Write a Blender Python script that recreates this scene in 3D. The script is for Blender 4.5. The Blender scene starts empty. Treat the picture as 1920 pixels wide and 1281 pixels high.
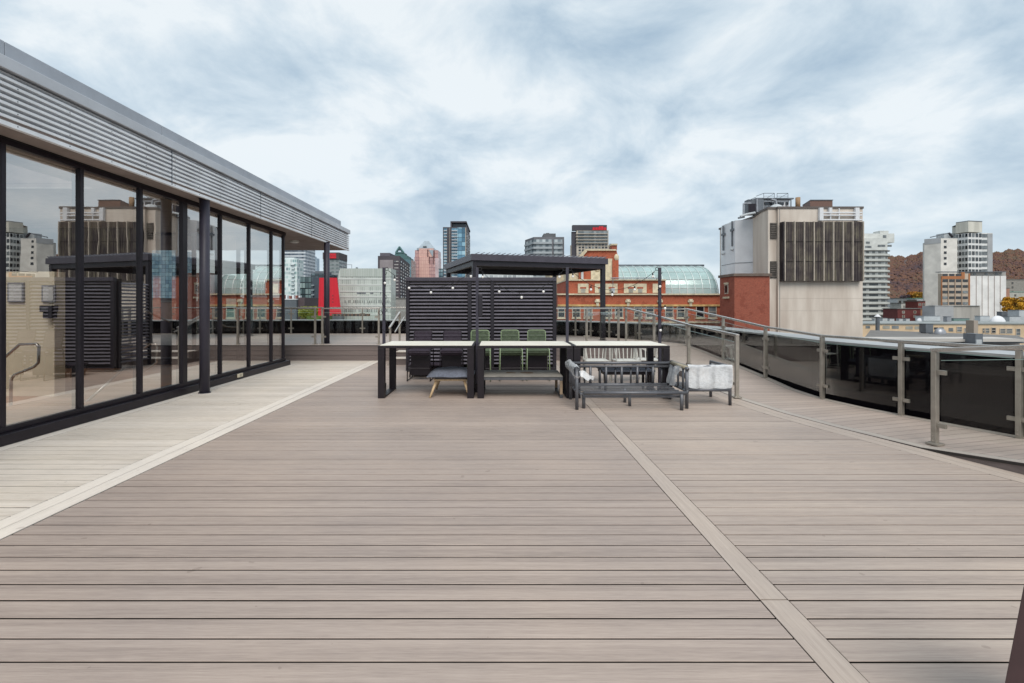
import bpy, math, random
from mathutils import Vector, Matrix
random.seed(7)
R = math.radians
SC = bpy.context.scene
COL = SC.collection

# ------------------------------------------------------------------ camera
EYE, F, CX, HY = 1.55, 900.0, 935.0, 573.0
cd = bpy.data.cameras.new('camera'); cam = bpy.data.objects.new('camera', cd); COL.objects.link(cam)
cam.location = (0, 0, EYE); cam.rotation_euler = (R(90), 0, 0)
cd.sensor_width = 36; cd.lens = F/1920*36
cd.shift_x = (960-CX)/1920; cd.shift_y = -(640.5-HY)/1920
cd.clip_start = .05; cd.clip_end = 6000
SC.camera = cam

# ------------------------------------------------------------------ world / sun
w = bpy.data.worlds.new('World'); SC.world = w; w.use_nodes = True
nt = w.node_tree; nt.nodes.clear()
def N(tree, t, **kw):
    n = tree.nodes.new(t)
    for k, v in kw.items(): setattr(n, k, v)
    return n
def L(tree, a, b): tree.links.new(a, b)
SUN_EL, SUN_AZ = R(52), R(172)
sky = N(nt, 'ShaderNodeTexSky', sky_type='NISHITA', sun_disc=False, sun_elevation=SUN_EL, sun_rotation=SUN_AZ)
tc = N(nt, 'ShaderNodeTexCoord')
sep = N(nt, 'ShaderNodeSeparateXYZ'); L(nt, tc.outputs['Generated'], sep.inputs[0])
def math_(tree, op, a, b=None, c=None):
    n = N(tree, 'ShaderNodeMath', operation=op)
    for i, v in enumerate((a, b, c)):
        if v is None: continue
        if isinstance(v, (int, float)): n.inputs[i].default_value = v
        else: L(tree, v, n.inputs[i])
    return n.outputs[0]
zz = math_(nt, 'ADD', math_(nt, 'MAXIMUM', sep.outputs[2], 0.0), .34)
cmb = N(nt, 'ShaderNodeCombineXYZ')
L(nt, math_(nt, 'DIVIDE', sep.outputs[0], zz), cmb.inputs[0]); L(nt, math_(nt, 'DIVIDE', sep.outputs[1], zz), cmb.inputs[1])
cmb.inputs[2].default_value = 3.7
def noise(tree, vec, scale, detail=6, rough=.55, dist=0, dim='3D'):
    n = N(tree, 'ShaderNodeTexNoise', noise_dimensions=dim)
    n.inputs['Scale'].default_value = scale; n.inputs['Detail'].default_value = detail
    n.inputs['Roughness'].default_value = rough; n.inputs['Distortion'].default_value = dist
    L(tree, vec, n.inputs['Vector']); return n.outputs['Fac']
def ramp(tree, fac, pts):
    n = N(tree, 'ShaderNodeValToRGB'); e = n.color_ramp.elements
    while len(e) < len(pts): e.new(.5)
    for k, (p, c) in enumerate(pts): e[k].position = p; e[k].color = (*c, 1)
    L(tree, fac, n.inputs[0]); return n.outputs[0]
n1 = noise(nt, cmb.outputs[0], 3.0, 10, .58, .3)
n2 = noise(nt, cmb.outputs[0], 1.1, 3, .5, .1)
nn = math_(nt, 'ADD', math_(nt, 'MULTIPLY', n1, .66), math_(nt, 'MULTIPLY', n2, .34))
cl = ramp(nt, nn, [(.36, (2.2, 2.95, 3.7)), (.44, (3.05, 3.75, 4.35)), (.51, (3.9, 4.5, 4.95)), (.59, (5.0, 5.35, 5.55))])
# near the horizon an even pale veil
hz = math_(nt, 'SUBTRACT', 1.0, math_(nt, 'MULTIPLY', math_(nt, 'MAXIMUM', sep.outputs[2], 0.0), 3.6)); 
hzc = math_(nt, 'MULTIPLY', math_(nt, 'MAXIMUM', hz, 0.0), .62)
mx = N(nt, 'ShaderNodeMixRGB'); L(nt, hzc, mx.inputs[0]); L(nt, cl, mx.inputs[1]); mx.inputs[2].default_value = (4.2, 4.75, 5.1, 1)
mx2 = N(nt, 'ShaderNodeMixRGB'); mx2.inputs[0].default_value = .95; L(nt, sky.outputs[0], mx2.inputs[1]); L(nt, mx.outputs[0], mx2.inputs[2])
bg = N(nt, 'ShaderNodeBackground'); bg.inputs[1].default_value = .1; L(nt, mx2.outputs[0], bg.inputs[0])
ow = N(nt, 'ShaderNodeOutputWorld'); L(nt, bg.outputs[0], ow.inputs[0])
sd = bpy.data.lights.new('sun', 'SUN'); sd.energy = 1.6; sd.angle = R(38); sd.color = (1, .95, .88)
sun = bpy.data.objects.new('sun', sd); COL.objects.link(sun)
# Nishita: rotation 0 = sun towards +Y, clockwise seen from above
sdir = Vector((math.sin(SUN_AZ)*math.cos(SUN_EL), math.cos(SUN_AZ)*math.cos(SUN_EL), math.sin(SUN_EL)))
sun.rotation_euler = sdir.to_track_quat('Z', 'Y').to_euler()
SC.view_settings.view_transform = 'Standard'; SC.view_settings.look = 'None'
SC.view_settings.exposure = 0.80; SC.view_settings.gamma = 1
SC.cycles.max_bounces = 8; SC.cycles.transparent_max_bounces = 32; SC.cycles.glossy_bounces = 4
SC.cycles.use_denoising = True

# ------------------------------------------------------------------ helpers
def X(px, Y): return (px-CX)/F*Y
def Z(py, Y): return EYE-(py-HY)/F*Y
def P(px, py, Y): return Vector((X(px, Y), Y, Z(py, Y)))
def hexc(h):
    v = [int(h[i:i+2], 16)/255 for i in (0, 2, 4)]
    return tuple(c/12.92 if c <= .04045 else ((c+.055)/1.055)**2.4 for c in v)

class MB:
    def __init__(s): s.v = []; s.f = []; s.uv = None
    def quad(s, *p):
        b = len(s.v); s.v += [tuple(q) for q in p]; s.f.append(tuple(range(b, b+len(p)))); return s
    def box(s, x0, x1, y0, y1, z0, z1, M=None):
        b = len(s.v)
        c = [(x0,y0,z0),(x1,y0,z0),(x1,y1,z0),(x0,y1,z0),(x0,y0,z1),(x1,y0,z1),(x1,y1,z1),(x0,y1,z1)]
        if M: c = [tuple(M @ Vector(q)) for q in c]
        s.v += c
        s.f += [tuple(b+i for i in q) for q in ((0,3,2,1),(4,5,6,7),(0,1,5,4),(1,2,6,5),(2,3,7,6),(3,0,4,7))]
        return s
    def bar(s, a, b_, w_, h=None, up=(0,0,1)):
        a = Vector(a); b_ = Vector(b_); h = h or w_; d = b_-a; l = d.length
        if l < 1e-6: return s
        d.normalize(); u = Vector(up)
        if abs(d.dot(u)) > .99: u = Vector((0,1,0))
        r = d.cross(u).normalized(); u = r.cross(d).normalized()
        M = Matrix.Translation(a) @ Matrix((r, d, u)).transposed().to_4x4()
        return s.box(-w_/2, w_/2, 0, l, -h/2, h/2, M)
    def tube(s, pts, r, n=8, caps=True):
        pts = [Vector(p) for p in pts]; rs = r if isinstance(r, (list, tuple)) else [r]*len(pts)
        base = len(s.v); prev = None
        for i, p in enumerate(pts):
            if i == 0: d = pts[1]-pts[0]
            elif i == len(pts)-1: d = pts[-1]-pts[-2]
            else: d = (pts[i+1]-p).normalized()+(p-pts[i-1]).normalized()
            if d.length < 1e-8: d = Vector((0,0,1))
            d.normalize()
            if prev is None: u = Vector((0,0,1)) if abs(d.z) < .95 else Vector((1,0,0))
            else: u = prev
            u = (u-d*u.dot(d)).normalized(); prev = u; q = d.cross(u)
            for k in range(n):
                a = 2*math.pi*k/n; s.v.append(tuple(p+(u*math.cos(a)+q*math.sin(a))*rs[i]))
        for i in range(len(pts)-1):
            for k in range(n):
                a = base+i*n+k; b_ = base+i*n+(k+1)%n; s.f.append((a, b_, b_+n, a+n))
        if caps:
            s.f.append(tuple(base+k for k in reversed(range(n)))); e = base+(len(pts)-1)*n; s.f.append(tuple(e+k for k in range(n)))
        return s
    def prism(s, poly, z0, z1):
        n = len(poly); b = len(s.v)
        s.v += [(p[0], p[1], z0) for p in poly]+[(p[0], p[1], z1) for p in poly]
        s.f.append(tuple(b+i for i in reversed(range(n)))); s.f.append(tuple(b+n+i for i in range(n)))
        for i in range(n): j = (i+1) % n; s.f.append((b+i, b+j, b+n+j, b+n+i))
        return s
    def ball(s, c, r, nu=10, nv=6, sc=(1,1,1)):
        b = len(s.v); c = Vector(c)
        for j in range(nv+1):
            t = math.pi*j/nv
            for i in range(nu):
                a = 2*math.pi*i/nu
                s.v.append((c.x+r*sc[0]*math.sin(t)*math.cos(a), c.y+r*sc[1]*math.sin(t)*math.sin(a), c.z+r*sc[2]*math.cos(t)))
        for j in range(nv):
            for i in range(nu):
                k = (i+1) % nu; s.f.append((b+j*nu+i, b+(j+1)*nu+i, b+(j+1)*nu+k, b+j*nu+k))
        return s
    def build(s, name, mat, parent=None, smooth=False, bevel=0, label=None, uv=None):
        me = bpy.data.meshes.new(name)
        off = Vector((0,0,0)); q = parent
        while q is not None: off += q.location; q = q.parent
        me.from_pydata([tuple(Vector(v)-off) for v in s.v], [], s.f)
        if uv:
            lay = me.uv_layers.new(name='UVMap')
            for lp in me.loops: lay.data[lp.index].uv = uv[lp.vertex_index]
        me.materials.append(mat)
        if smooth: me.shade_smooth()
        me.update()
        o = bpy.data.objects.new(name, me); COL.objects.link(o)
        if parent is not None: o.parent = parent
        if bevel:
            b = o.modifiers.new('bevel', 'BEVEL'); b.width = bevel; b.segments = 2; b.limit_method = 'ANGLE'
        if label: o['label'] = label
        return o
def tag(o, label=None, cat=None, group=None, kind=None):
    if label: o['label'] = label
    if cat: o['category'] = cat
    if group: o['group'] = group
    if kind: o['kind'] = kind
    return o
def thing(name, label, cat, loc, group=None):
    o = bpy.data.objects.new(name, None); COL.objects.link(o); o.location = loc; o.empty_display_size = .2
    return tag(o, label, cat, group)
def copy_tree(o, parent=None):
    c = o.copy(); COL.objects.link(c)
    if parent is not None: c.parent = parent
    for ch in list(o.children): copy_tree(ch, c)
    return c
def struct(name, mb, mat, **k): return tag(mb.build(name, mat, **k), kind='structure')
def B(x0, x1, y0, y1, z0, z1): return MB().box(x0, x1, y0, y1, z0, z1)

# ------------------------------------------------------------------ materials
MATS = {}
def mat(name, col, rough=.6, metal=0, var=.12, vscale=3, bump=0, bscale=40, spec=.5, stretch=None, c2=None, emit=None):
    if name in MATS: return MATS[name]
    if isinstance(col, str): col = hexc(col)
    m = bpy.data.materials.new(name); m.use_nodes = True; t = m.node_tree; t.nodes.clear()
    out = N(t, 'ShaderNodeOutputMaterial'); p = N(t, 'ShaderNodeBsdfPrincipled'); L(t, p.outputs[0], out.inputs[0])
    p.inputs['Roughness'].default_value = rough; p.inputs['Metallic'].default_value = metal
    p.inputs['Specular IOR Level'].default_value = spec
    g = N(t, 'ShaderNodeTexCoord'); vec = g.outputs['Object']
    if stretch:
        mp = N(t, 'ShaderNodeMapping'); mp.inputs['Scale'].default_value = stretch; L(t, vec, mp.inputs[0]); vec = mp.outputs[0]
    nz = noise(t, vec, vscale, 6, .6)
    a = tuple(max(0, c*(1-var*1.6)) for c in col) if c2 is None else (hexc(c2) if isinstance(c2, str) else c2)
    b = tuple(min(1, c*(1+var)) for c in col) if c2 is None else col
    L(t, ramp(t, nz, [(.32, a), (.68, b)]), p.inputs['Base Color'])
    if bump:
        bn = N(t, 'ShaderNodeBump'); bn.inputs['Strength'].default_value = bump; bn.inputs['Distance'].default_value = .01
        L(t, noise(t, vec, bscale, 4, .6), bn.inputs['Height']); L(t, bn.outputs[0], p.inputs['Normal'])
    if emit: p.inputs['Emission Color'].default_value = (*emit, 1); p.inputs['Emission Strength'].default_value = 1
    MATS[name] = m; return m
def glass(name, tint, base=.04, k=1.0, rough=0.0, ior=1.5, refl=(1,1,1), wob=0):
    m = bpy.data.materials.new(name); m.use_nodes = True; t = m.node_tree; t.nodes.clear()
    out = N(t, 'ShaderNodeOutputMaterial'); mixn = N(t, 'ShaderNodeMixShader')
    tr = N(t, 'ShaderNodeBsdfTransparent'); tr.inputs[0].default_value = (*tint, 1)
    gl = N(t, 'ShaderNodeBsdfGlossy'); gl.inputs['Roughness'].default_value = rough; gl.inputs[0].default_value = (*refl, 1)
    fr = N(t, 'ShaderNodeFresnel'); fr.inputs[0].default_value = ior
    if wob:
        g = N(t, 'ShaderNodeTexCoord'); bn = N(t, 'ShaderNodeBump'); bn.inputs['Strength'].default_value = 1; bn.inputs['Distance'].default_value = wob
        L(t, noise(t, g.outputs['Object'], 1.6, 2, .5), bn.inputs['Height']); L(t, bn.outputs[0], gl.inputs['Normal'])
    f = math_(t, 'MINIMUM', math_(t, 'ADD', math_(t, 'MULTIPLY', fr.outputs[0], k), base), 1.0)
    L(t, f, mixn.inputs[0]); L(t, tr.outputs[0], mixn.inputs[1]); L(t, gl.outputs[0], mixn.inputs[2]); L(t, mixn.outputs[0], out.inputs[0])
    return m
def grid_mat(name, cols, cw, ch, rough=.15, line=None, lw=.08, spec=.6, metal=0, lh=None, var=1.0):
    """far facade glass: cells cw x ch metres, each with its own tone, thin mullion lines"""
    m = bpy.data.materials.new(name); m.use_nodes = True; t = m.node_tree; t.nodes.clear()
    out = N(t, 'ShaderNodeOutputMaterial'); p = N(t, 'ShaderNodeBsdfPrincipled'); L(t, p.outputs[0], out.inputs[0])
    g = N(t, 'ShaderNodeTexCoord'); s = N(t, 'ShaderNodeSeparateXYZ'); L(t, g.outputs['Object'], s.inputs[0])
    u = math_(t, 'DIVIDE', math_(t, 'ADD', s.outputs[0], math_(t, 'MULTIPLY', s.outputs[1], .93)), cw)
    v = math_(t, 'DIVIDE', s.outputs[2], ch)
    c = N(t, 'ShaderNodeCombineXYZ'); L(t, math_(t, 'FLOOR', u), c.inputs[0]); L(t, math_(t, 'FLOOR', v), c.inputs[1])
    wn = N(t, 'ShaderNodeTexWhiteNoise', noise_dimensions='3D'); L(t, c.outputs[0], wn.inputs[0])
    col = ramp(t, wn.outputs[0], [(i/max(1, len(cols)-1)*var, hexc(x)) for i, x in enumerate(cols)])
    if line:
        fu = math_(t, 'FRACT', u); fv = math_(t, 'FRACT', v)
        a = math_(t, 'LESS_THAN', fu, lw); b = math_(t, 'LESS_THAN', fv, lh if lh is not None else lw)
        mk = math_(t, 'MAXIMUM', a, b)
        mm = N(t, 'ShaderNodeMixRGB'); L(t, mk, mm.inputs[0]); L(t, col, mm.inputs[1]); mm.inputs[2].default_value = (*hexc(line), 1); col = mm.outputs[0]
    L(t, col, p.inputs['Base Color']); p.inputs['Roughness'].default_value = rough; p.inputs['Metallic'].default_value = metal
    p.inputs['Specular IOR Level'].default_value = spec
    return m
def brick_mat(name, c1, c2, mortar, bw=.24, bh=.08, blotch='6d2a1c'):
    m = bpy.data.materials.new(name); m.use_nodes = True; t = m.node_tree; t.nodes.clear()
    out = N(t, 'ShaderNodeOutputMaterial'); p = N(t, 'ShaderNodeBsdfPrincipled'); L(t, p.outputs[0], out.inputs[0])
    g = N(t, 'ShaderNodeTexCoord'); s = N(t, 'ShaderNodeSeparateXYZ'); L(t, g.outputs['Object'], s.inputs[0])
    c = N(t, 'ShaderNodeCombineXYZ'); L(t, math_(t, 'ADD', s.outputs[0], s.outputs[1]), c.inputs[0]); L(t, s.outputs[2], c.inputs[1])
    b = N(t, 'ShaderNodeTexBrick'); L(t, c.outputs[0], b.inputs['Vector'])
    b.inputs['Color1'].default_value = (*hexc(c1), 1); b.inputs['Color2'].default_value = (*hexc(c2), 1); b.inputs['Mortar'].default_value = (*hexc(mortar), 1)
    b.inputs['Scale'].default_value = 1; b.inputs['Brick Width'].default_value = bw; b.inputs['Row Height'].default_value = bh; b.inputs['Mortar Size'].default_value = .008
    nz = noise(t, g.outputs['Object'], .8, 8, .7)
    mm = N(t, 'ShaderNodeMixRGB'); L(t, math_(t, 'MULTIPLY', math_(t, 'GREATER_THAN', nz, .56), .35), mm.inputs[0]); L(t, b.outputs[0], mm.inputs[1]); mm.inputs[2].default_value = (*hexc(blotch), 1)
    n3 = noise(t, g.outputs['Object'], 6, 6, .8)
    m3 = N(t, 'ShaderNodeMixRGB', blend_type='MULTIPLY'); m3.inputs[0].default_value = .7; L(t, mm.outputs[0], m3.inputs[1]); L(t, ramp(t, n3, [(.3, (.6,.6,.6)), (.7, (1.15,1.15,1.15))]), m3.inputs[2])
    L(t, m3.outputs[0], p.inputs['Base Color']); p.inputs['Roughness'].default_value = .9
    return m
def board_mat(name, base, dark, light, axis='x', uvmode=False, gap=None, rough=.55, pitch=.145, tonevar=.15):
    """composite decking: brushed streaks along the board, each board its own tone"""
    m = bpy.data.materials.new(name); m.use_nodes = True; t = m.node_tree; t.nodes.clear()
    out = N(t, 'ShaderNodeOutputMaterial'); p = N(t, 'ShaderNodeBsdfPrincipled'); L(t, p.outputs[0], out.inputs[0])
    g = N(t, 'ShaderNodeTexCoord'); s = N(t, 'ShaderNodeSeparateXYZ'); L(t, g.outputs['UV' if uvmode else 'Object'], s.inputs[0])
    al, ac = (s.outputs[0], s.outputs[1]) if axis == 'x' else (s.outputs[1], s.outputs[0])
    idx = math_(t, 'FLOOR', math_(t, 'DIVIDE', ac, pitch))
    c = N(t, 'ShaderNodeCombineXYZ'); L(t, math_(t, 'MULTIPLY', al, 1.5), c.inputs[0]); L(t, math_(t, 'MULTIPLY', ac, 48), c.inputs[1]); L(t, idx, c.inputs[2])
    st = noise(t, c.outputs[0], 1.0, 5, .62)
    c2 = N(t, 'ShaderNodeCombineXYZ'); L(t, math_(t, 'MULTIPLY', al, 9), c2.inputs[0]); L(t, math_(t, 'MULTIPLY', ac, 190), c2.inputs[1])
    fine = noise(t, c2.outputs[0], 1.0, 3, .6)
    wn = N(t, 'ShaderNodeTexWhiteNoise', noise_dimensions='1D'); L(t, idx, wn.inputs['W'])
    f = math_(t, 'ADD', math_(t, 'ADD', math_(t, 'MULTIPLY', st, .55), math_(t, 'MULTIPLY', fine, .45)), math_(t, 'MULTIPLY', math_(t, 'SUBTRACT', wn.outputs[0], .5), tonevar))
    col = ramp(t, f, [(.3, hexc(dark)), (.5, hexc(base)), (.7, hexc(light))])
    # scuffs and weathering in broad soft patches
    sc = noise(t, g.outputs['Object'], .6, 5, .6)
    mm = N(t, 'ShaderNodeMixRGB', blend_type='MULTIPLY'); mm.inputs[0].default_value = 1; L(t, col, mm.inputs[1])
    L(t, ramp(t, sc, [(.3, (.88,.88,.9)), (.7, (1.07,1.05,1.03))]), mm.inputs[2]); col = mm.outputs[0]
    sp = noise(t, g.outputs['Object'], 7, 2, .5)
    m4 = N(t, 'ShaderNodeMixRGB', blend_type='MULTIPLY'); L(t, math_(t, 'MULTIPLY', math_(t, 'GREATER_THAN', sp, .735), .35), m4.inputs[0]); L(t, col, m4.inputs[1]); m4.inputs[2].default_value = (.45,.42,.4,1); col = m4.outputs[0]
    if gap:
        fr = math_(t, 'FRACT', math_(t, 'DIVIDE', ac, pitch))
        mk = math_(t, 'LESS_THAN', fr, gap/pitch)
        m2 = N(t, 'ShaderNodeMixRGB'); L(t, mk, m2.inputs[0]); L(t, col, m2.inputs[1]); m2.inputs[2].default_value = (.02,.017,.015,1); col = m2.outputs[0]
    L(t, col, p.inputs['Base Color'])
    L(t, math_(t, 'ADD', math_(t, 'MULTIPLY', sc, .25), rough-.12), p.inputs['Roughness'])
    bn = N(t, 'ShaderNodeBump'); bn.inputs['Strength'].default_value = .35; bn.inputs['Distance'].default_value = .002
    L(t, fine, bn.inputs['Height']); L(t, bn.outputs[0], p.inputs['Normal'])
    return m

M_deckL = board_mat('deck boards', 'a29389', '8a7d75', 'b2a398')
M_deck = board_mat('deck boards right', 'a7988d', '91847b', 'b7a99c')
M_path = board_mat('pale deck boards', 'cdc3b7', 'b0a698', 'dbd2c7')
M_stripL = board_mat('pale strip boards', 'dad1c6', 'c9c0b4', 'e4dcd2', axis='y', tonevar=.04)
M_stripD = board_mat('deck strip board', 'b0a296', '9f9186', 'bdb0a4', axis='y', tonevar=.04)
M_walk = board_mat('walkway boards', 'ab9d93', '998b82', 'b8aaa0', axis='x', uvmode=True, gap=.006)
M_edge = board_mat('walkway edge board', 'aba299', '968d85', 'bfb6aa', axis='y', uvmode=True, gap=.004)
M_up = board_mat('upper deck boards', 'ab9d93', '998b82', 'b8aaa0', axis='x', gap=.006)
M_riser = mat('riser plank', '6e6360', .7, var=.15, vscale=1.5, stretch=(.4,4,14))
M_dark = mat('near black', (.015,.013,.012), .9)  # even near-black of the deck membrane and joists, also backings and liners
M_black = mat('dark bronze metal', '201a22', .38, .3, var=.15, vscale=6)
M_screen = mat('charcoal screen metal', '28242b', .42, .2, var=.12, vscale=5)
M_slat = mat('slat metal', '4a464f', .4, .2, var=.1, vscale=5)
M_blade = mat('blade metal', '736f78', .35, .2, var=.1, vscale=5)
M_column = mat('column paint', '35323e', .5, .0, var=.12, vscale=4)
M_alu = mat('brushed steel', 'a19a90', .36, .45, var=.12, vscale=8, bump=.1, bscale=90)
M_rail = mat('rail steel', 'c9c4be', .27, .85, var=.1, vscale=6)
M_fascia = mat('ribbed aluminium', 'e9eaec', .4, .1, var=.08, vscale=2)
M_cap = mat('cap flashing', 'c3c6cb', .42, .15, var=.08, vscale=1.5)
M_cap2 = mat('upper flashing', 'a9adb4', .45, .15, var=.08, vscale=1.5)
M_soffit = mat('soffit', '8c7f79', .85, var=.12, vscale=3)
M_coping = mat('coping metal', 'aeb0b0', .42, .35, var=.12, vscale=1.2)
M_parapet = mat('dark parapet cladding', '0d0a0e', .8, .0, var=.1, vscale=.5, spec=.04)
M_gl_rail = glass('railing glass', (.97,.98,.975), .0, .28)
M_gl_edge = mat('glass edge', 'a9c4bc', .15, var=.1)
M_gl_pav = glass('pavilion glass', (.88,.86,.82), .44, 1.3, refl=(.95,.93,.91), wob=.00035)
M_tabletop = mat('cream tabletop', 'ded9cc', .5, var=.05, vscale=4)
M_tframe = mat('table frame', '1e171d', .45, .2, var=.2, vscale=8)
M_wood = mat('oak leg', 'c9ad88', .6, var=.2, vscale=10, stretch=(6,6,1))
M_cushion = mat('grey felt', '666a76', .95, var=.18, vscale=30, bump=.5, bscale=200)
M_greytube = mat('grey tube', '626368', .42, .35, var=.12, vscale=10)
M_graymetal = mat('grey bench frame', '5b5c60', .5, .3, var=.12, vscale=10)
M_green = mat('green cord', '56634b', .6, var=.2, vscale=20)
M_greenf = mat('green frame', '8fa07c', .4, var=.1, vscale=10)
M_dkcord = mat('dark cord', '3a303c', .6, var=.2, vscale=20)
M_white = mat('white chair', 'c8c6bf', .5, var=.08, vscale=6)
M_bulb = mat('frosted bulb', 'e9e6e2', .2, var=.05, vscale=10)
M_wire = mat('cable rubber', '17151a', .6, var=.1)
M_stone = mat('limestone', 'cbbfa5', .85, var=.18, vscale=1.5)
M_stone2 = mat('ochre stone band', 'c2a06a', .85, var=.25, vscale=1.2)
M_brick = brick_mat('red brick', 'b65a3c', 'a65036', 'a0705a')
M_brick2 = brick_mat('dark red brick', 'a05440', '904838', '8a6050')
M_winfr = mat('window frame paint', 'b9ae9f', .6, var=.1)
M_wing = mat('window dark glass', '20242a', .08, var=.5, vscale=.6, spec=.8)
M_wing2 = mat('window grey glass', '6d7274', .12, var=.4, vscale=.6, spec=.8)
M_wing3 = mat('window blind', '97958c', .4, var=.2, vscale=.6)
M_conc = mat('stained concrete', 'd3c9be', .9, var=.2, vscale=.55, c2='b7aa9e', stretch=(1,1,.16))
M_concw = mat('white metal cladding', 'd6d7da', .55, var=.06, vscale=.4)
M_grey = mat('roof gear grey', '6b7076', .5, .3, var=.15, vscale=1)
M_pipe = mat('roof pipe', '9a9ca1', .4, .5, var=.15, vscale=1)
M_lgrey = mat('pale roof gear', 'b4b9bc', .6, var=.12, vscale=.6)
M_city = mat('city ground', '5d5c58', .9, var=.35, vscale=.05)

# ------------------------------------------------------------------ terrain
MB_ground = B(-3500, 3500, -300, 4200, -24.5, -24)
struct('ground', MB_ground, M_city)
# ------------------------------------------------------------------ decks
PITCH = .145; Y0 = 2.0877
R_EDGE = [(-4, 6.6), (0.0, 6.1), (2.4, 5.4), (3.5, 5.08), (4.4, 4.81), (5.28, 4.55), (6.1, 4.30), (6.9, 4.10), (8.0, 3.98), (14.4, 3.98)]
def edgeX(y):
    for (a, xa), (b, xb) in zip(R_EDGE, R_EDGE[1:]):
        if a <= y <= b: return xa+(xb-xa)*(y-a)/(b-a)
    return R_EDGE[-1][1]
def boards(x0f, x1f, y0, y1, zt=0.0, mb=None):
    mb = mb or MB(); k = math.floor((y0-Y0)/PITCH)
    while True:
        a = Y0+k*PITCH; b = a+PITCH; k += 1
        if a >= y1-.02: break
        g = random.choice((.0055, .0065, .008)); a2 = max(a+g, y0); b2 = min(b-.0050, y1)
        dz = random.uniform(-.0012, .0008); n = len(mb.v)
        xa, xb, xc, xd = x0f(a2), x1f(a2), x1f(b2), x0f(b2)
        mb.v += [(xa,a2,-.0036),(xb,a2,-.0036),(xc,b2,-.0036),(xd,b2,-.0036),(xa,a2,zt+dz-.002),(xb,a2,zt+dz-.002),(xc,b2,zt+dz-.002),(xd,b2,zt+dz-.002)]
        e = .002
        mb.v += [(xa+e,a2+e,zt+dz),(xb-e,a2+e,zt+dz),(xc-e,b2-e,zt+dz),(xd+e,b2-e,zt+dz)]
        for q in ((0,1,5,4),(1,2,6,5),(2,3,7,6),(3,0,4,7),(4,5,9,8),(5,6,10,9),(6,7,11,10),(7,4,8,11),(8,9,10,11)):
            mb.f.append(tuple(n+i for i in q))
    return mb
c_ = lambda v: (lambda y: v)
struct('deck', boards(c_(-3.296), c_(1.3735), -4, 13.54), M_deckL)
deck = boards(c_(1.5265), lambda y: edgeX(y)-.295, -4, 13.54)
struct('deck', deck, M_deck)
path = boards(c_(-5.30), c_(-3.598), -4, 13.54)
path = boards(c_(-14), c_(-5.302), 12.60, 13.54, mb=path)
struct('deck_path', path, M_path)
def longboards(x0, n, y0, y1, mb, off=0.0):
    for i in range(n):
        y = y0-off*(i+1)
        while y < y1:
            e = min(y+3.66, y1); mb.box(x0+i*PITCH+.004, x0+(i+1)*PITCH-.003, max(y, y0)+.0025, e-.0025, -.005, random.uniform(-.0008,.0006)); y += 3.66
    return mb
struct('deck_border', longboards(-5.595, 2, -4, 12.6, longboards(-3.594, 2, -4, 13.54, MB(), .9), 1.3), M_stripL)
ms = MB(); ms.box(1.379,1.521,-1.1,2.524,-.005,.0005); ms.box(1.379,1.521,2.534,6.19,-.005,.0); ms.box(1.379,1.521,6.196,9.85,-.005,.0005); ms.box(1.379,1.521,9.856,13.54,-.005,0)
struct('deck_strip', ms, M_stripD)
# double edge boards following the curved right edge
me_, uvs = MB(), []
ys = [-4+i*.25 for i in range(71)]
ys = [y for y in ys if y <= 13.5]+[13.54]
for j in range(2):
    for a, b in zip(ys, ys[1:]):
        o0, o1 = -.292+j*.146, -.292+(j+1)*.146-.004
        n = len(me_.v)
        for (yy, oo) in ((a,o0),(a,o1),(b,o1),(b,o0)): me_.v.append((edgeX(yy)+oo, yy, 0)); uvs.append((.01+oo+.3, yy))
        me_.f.append((n,n+1,n+2,n+3))
struct('deck_edge', me_, M_stripD, uv=uvs)
struct('deck_substructure', B(-14, 7.2, -4, 13.53, -.3, -.024), M_dark)

# walkway / ramp on the right: swept between inner and outer edges
ST = [((6.6,-1.6),(8.2,-1.2),.62),((6.0,.3),(7.6,.7),.60),((5.4,2.4),(7.1,2.8),.345),((5.08,3.5),(6.72,3.9),.215),((4.81,4.4),(6.40,4.8),.105),((4.575,5.2),(6.16,5.6),.012),
      ((4.3,6.1),(5.82,6.55),.004),((4.1,6.9),(5.56,7.28),.004),((3.98,8.0),(5.42,8.1),.004),((3.98,8.9),(5.48,8.9),.006),((3.98,10.2),(5.53,10.1),.105),((3.98,11.8),(5.56,11.7),.225),((3.98,13.2),(5.56,13.0),.33),((3.98,14.4),(5.5,14.2),.42)]
def lerp(a, b, t): return tuple(p+(q-p)*t for p, q in zip(a, b))
stn = []
for a, b in zip(ST, ST[1:]):
    for k in range(6):
        t = k/6; stn.append((lerp(a[0], b[0], t), lerp(a[1], b[1], t), a[2]+(b[2]-a[2])*t))
stn.append(ST[-1])
arc = [0]
for a, b in zip(stn, stn[1:]): arc.append(arc[-1]+math.dist(lerp(a[0],a[1],.5), lerp(b[0],b[1],.5)))
mw, uw = MB(), []
for i, (I, O, z) in enumerate(stn):
    for t in (.09, .91):
        p = lerp(I, O, t); mw.v.append((p[0], p[1], z)); uw.append((t*1.5, arc[i]))
for i in range(len(stn)-1): n = i*2; mw.f.append((n, n+1, n+3, n+2))
struct('walkway', mw, M_walk, uv=uw)
mw, uw = MB(), []
for t0, t1 in ((0,.085),(.915,1.0)):
    n0 = len(mw.v)
    for i, (I, O, z) in enumerate(stn):
        for t in (t0, t1):
            p = lerp(I, O, t); mw.v.append((p[0], p[1], z+.001)); uw.append((.01 if t == t0 else .135, arc[i]))
    for i in range(len(stn)-1): n = n0+i*2; mw.f.append((n, n+1, n+3, n+2))
struct('walkway_border', mw, M_edge, uv=uw)
mf = MB()
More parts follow.
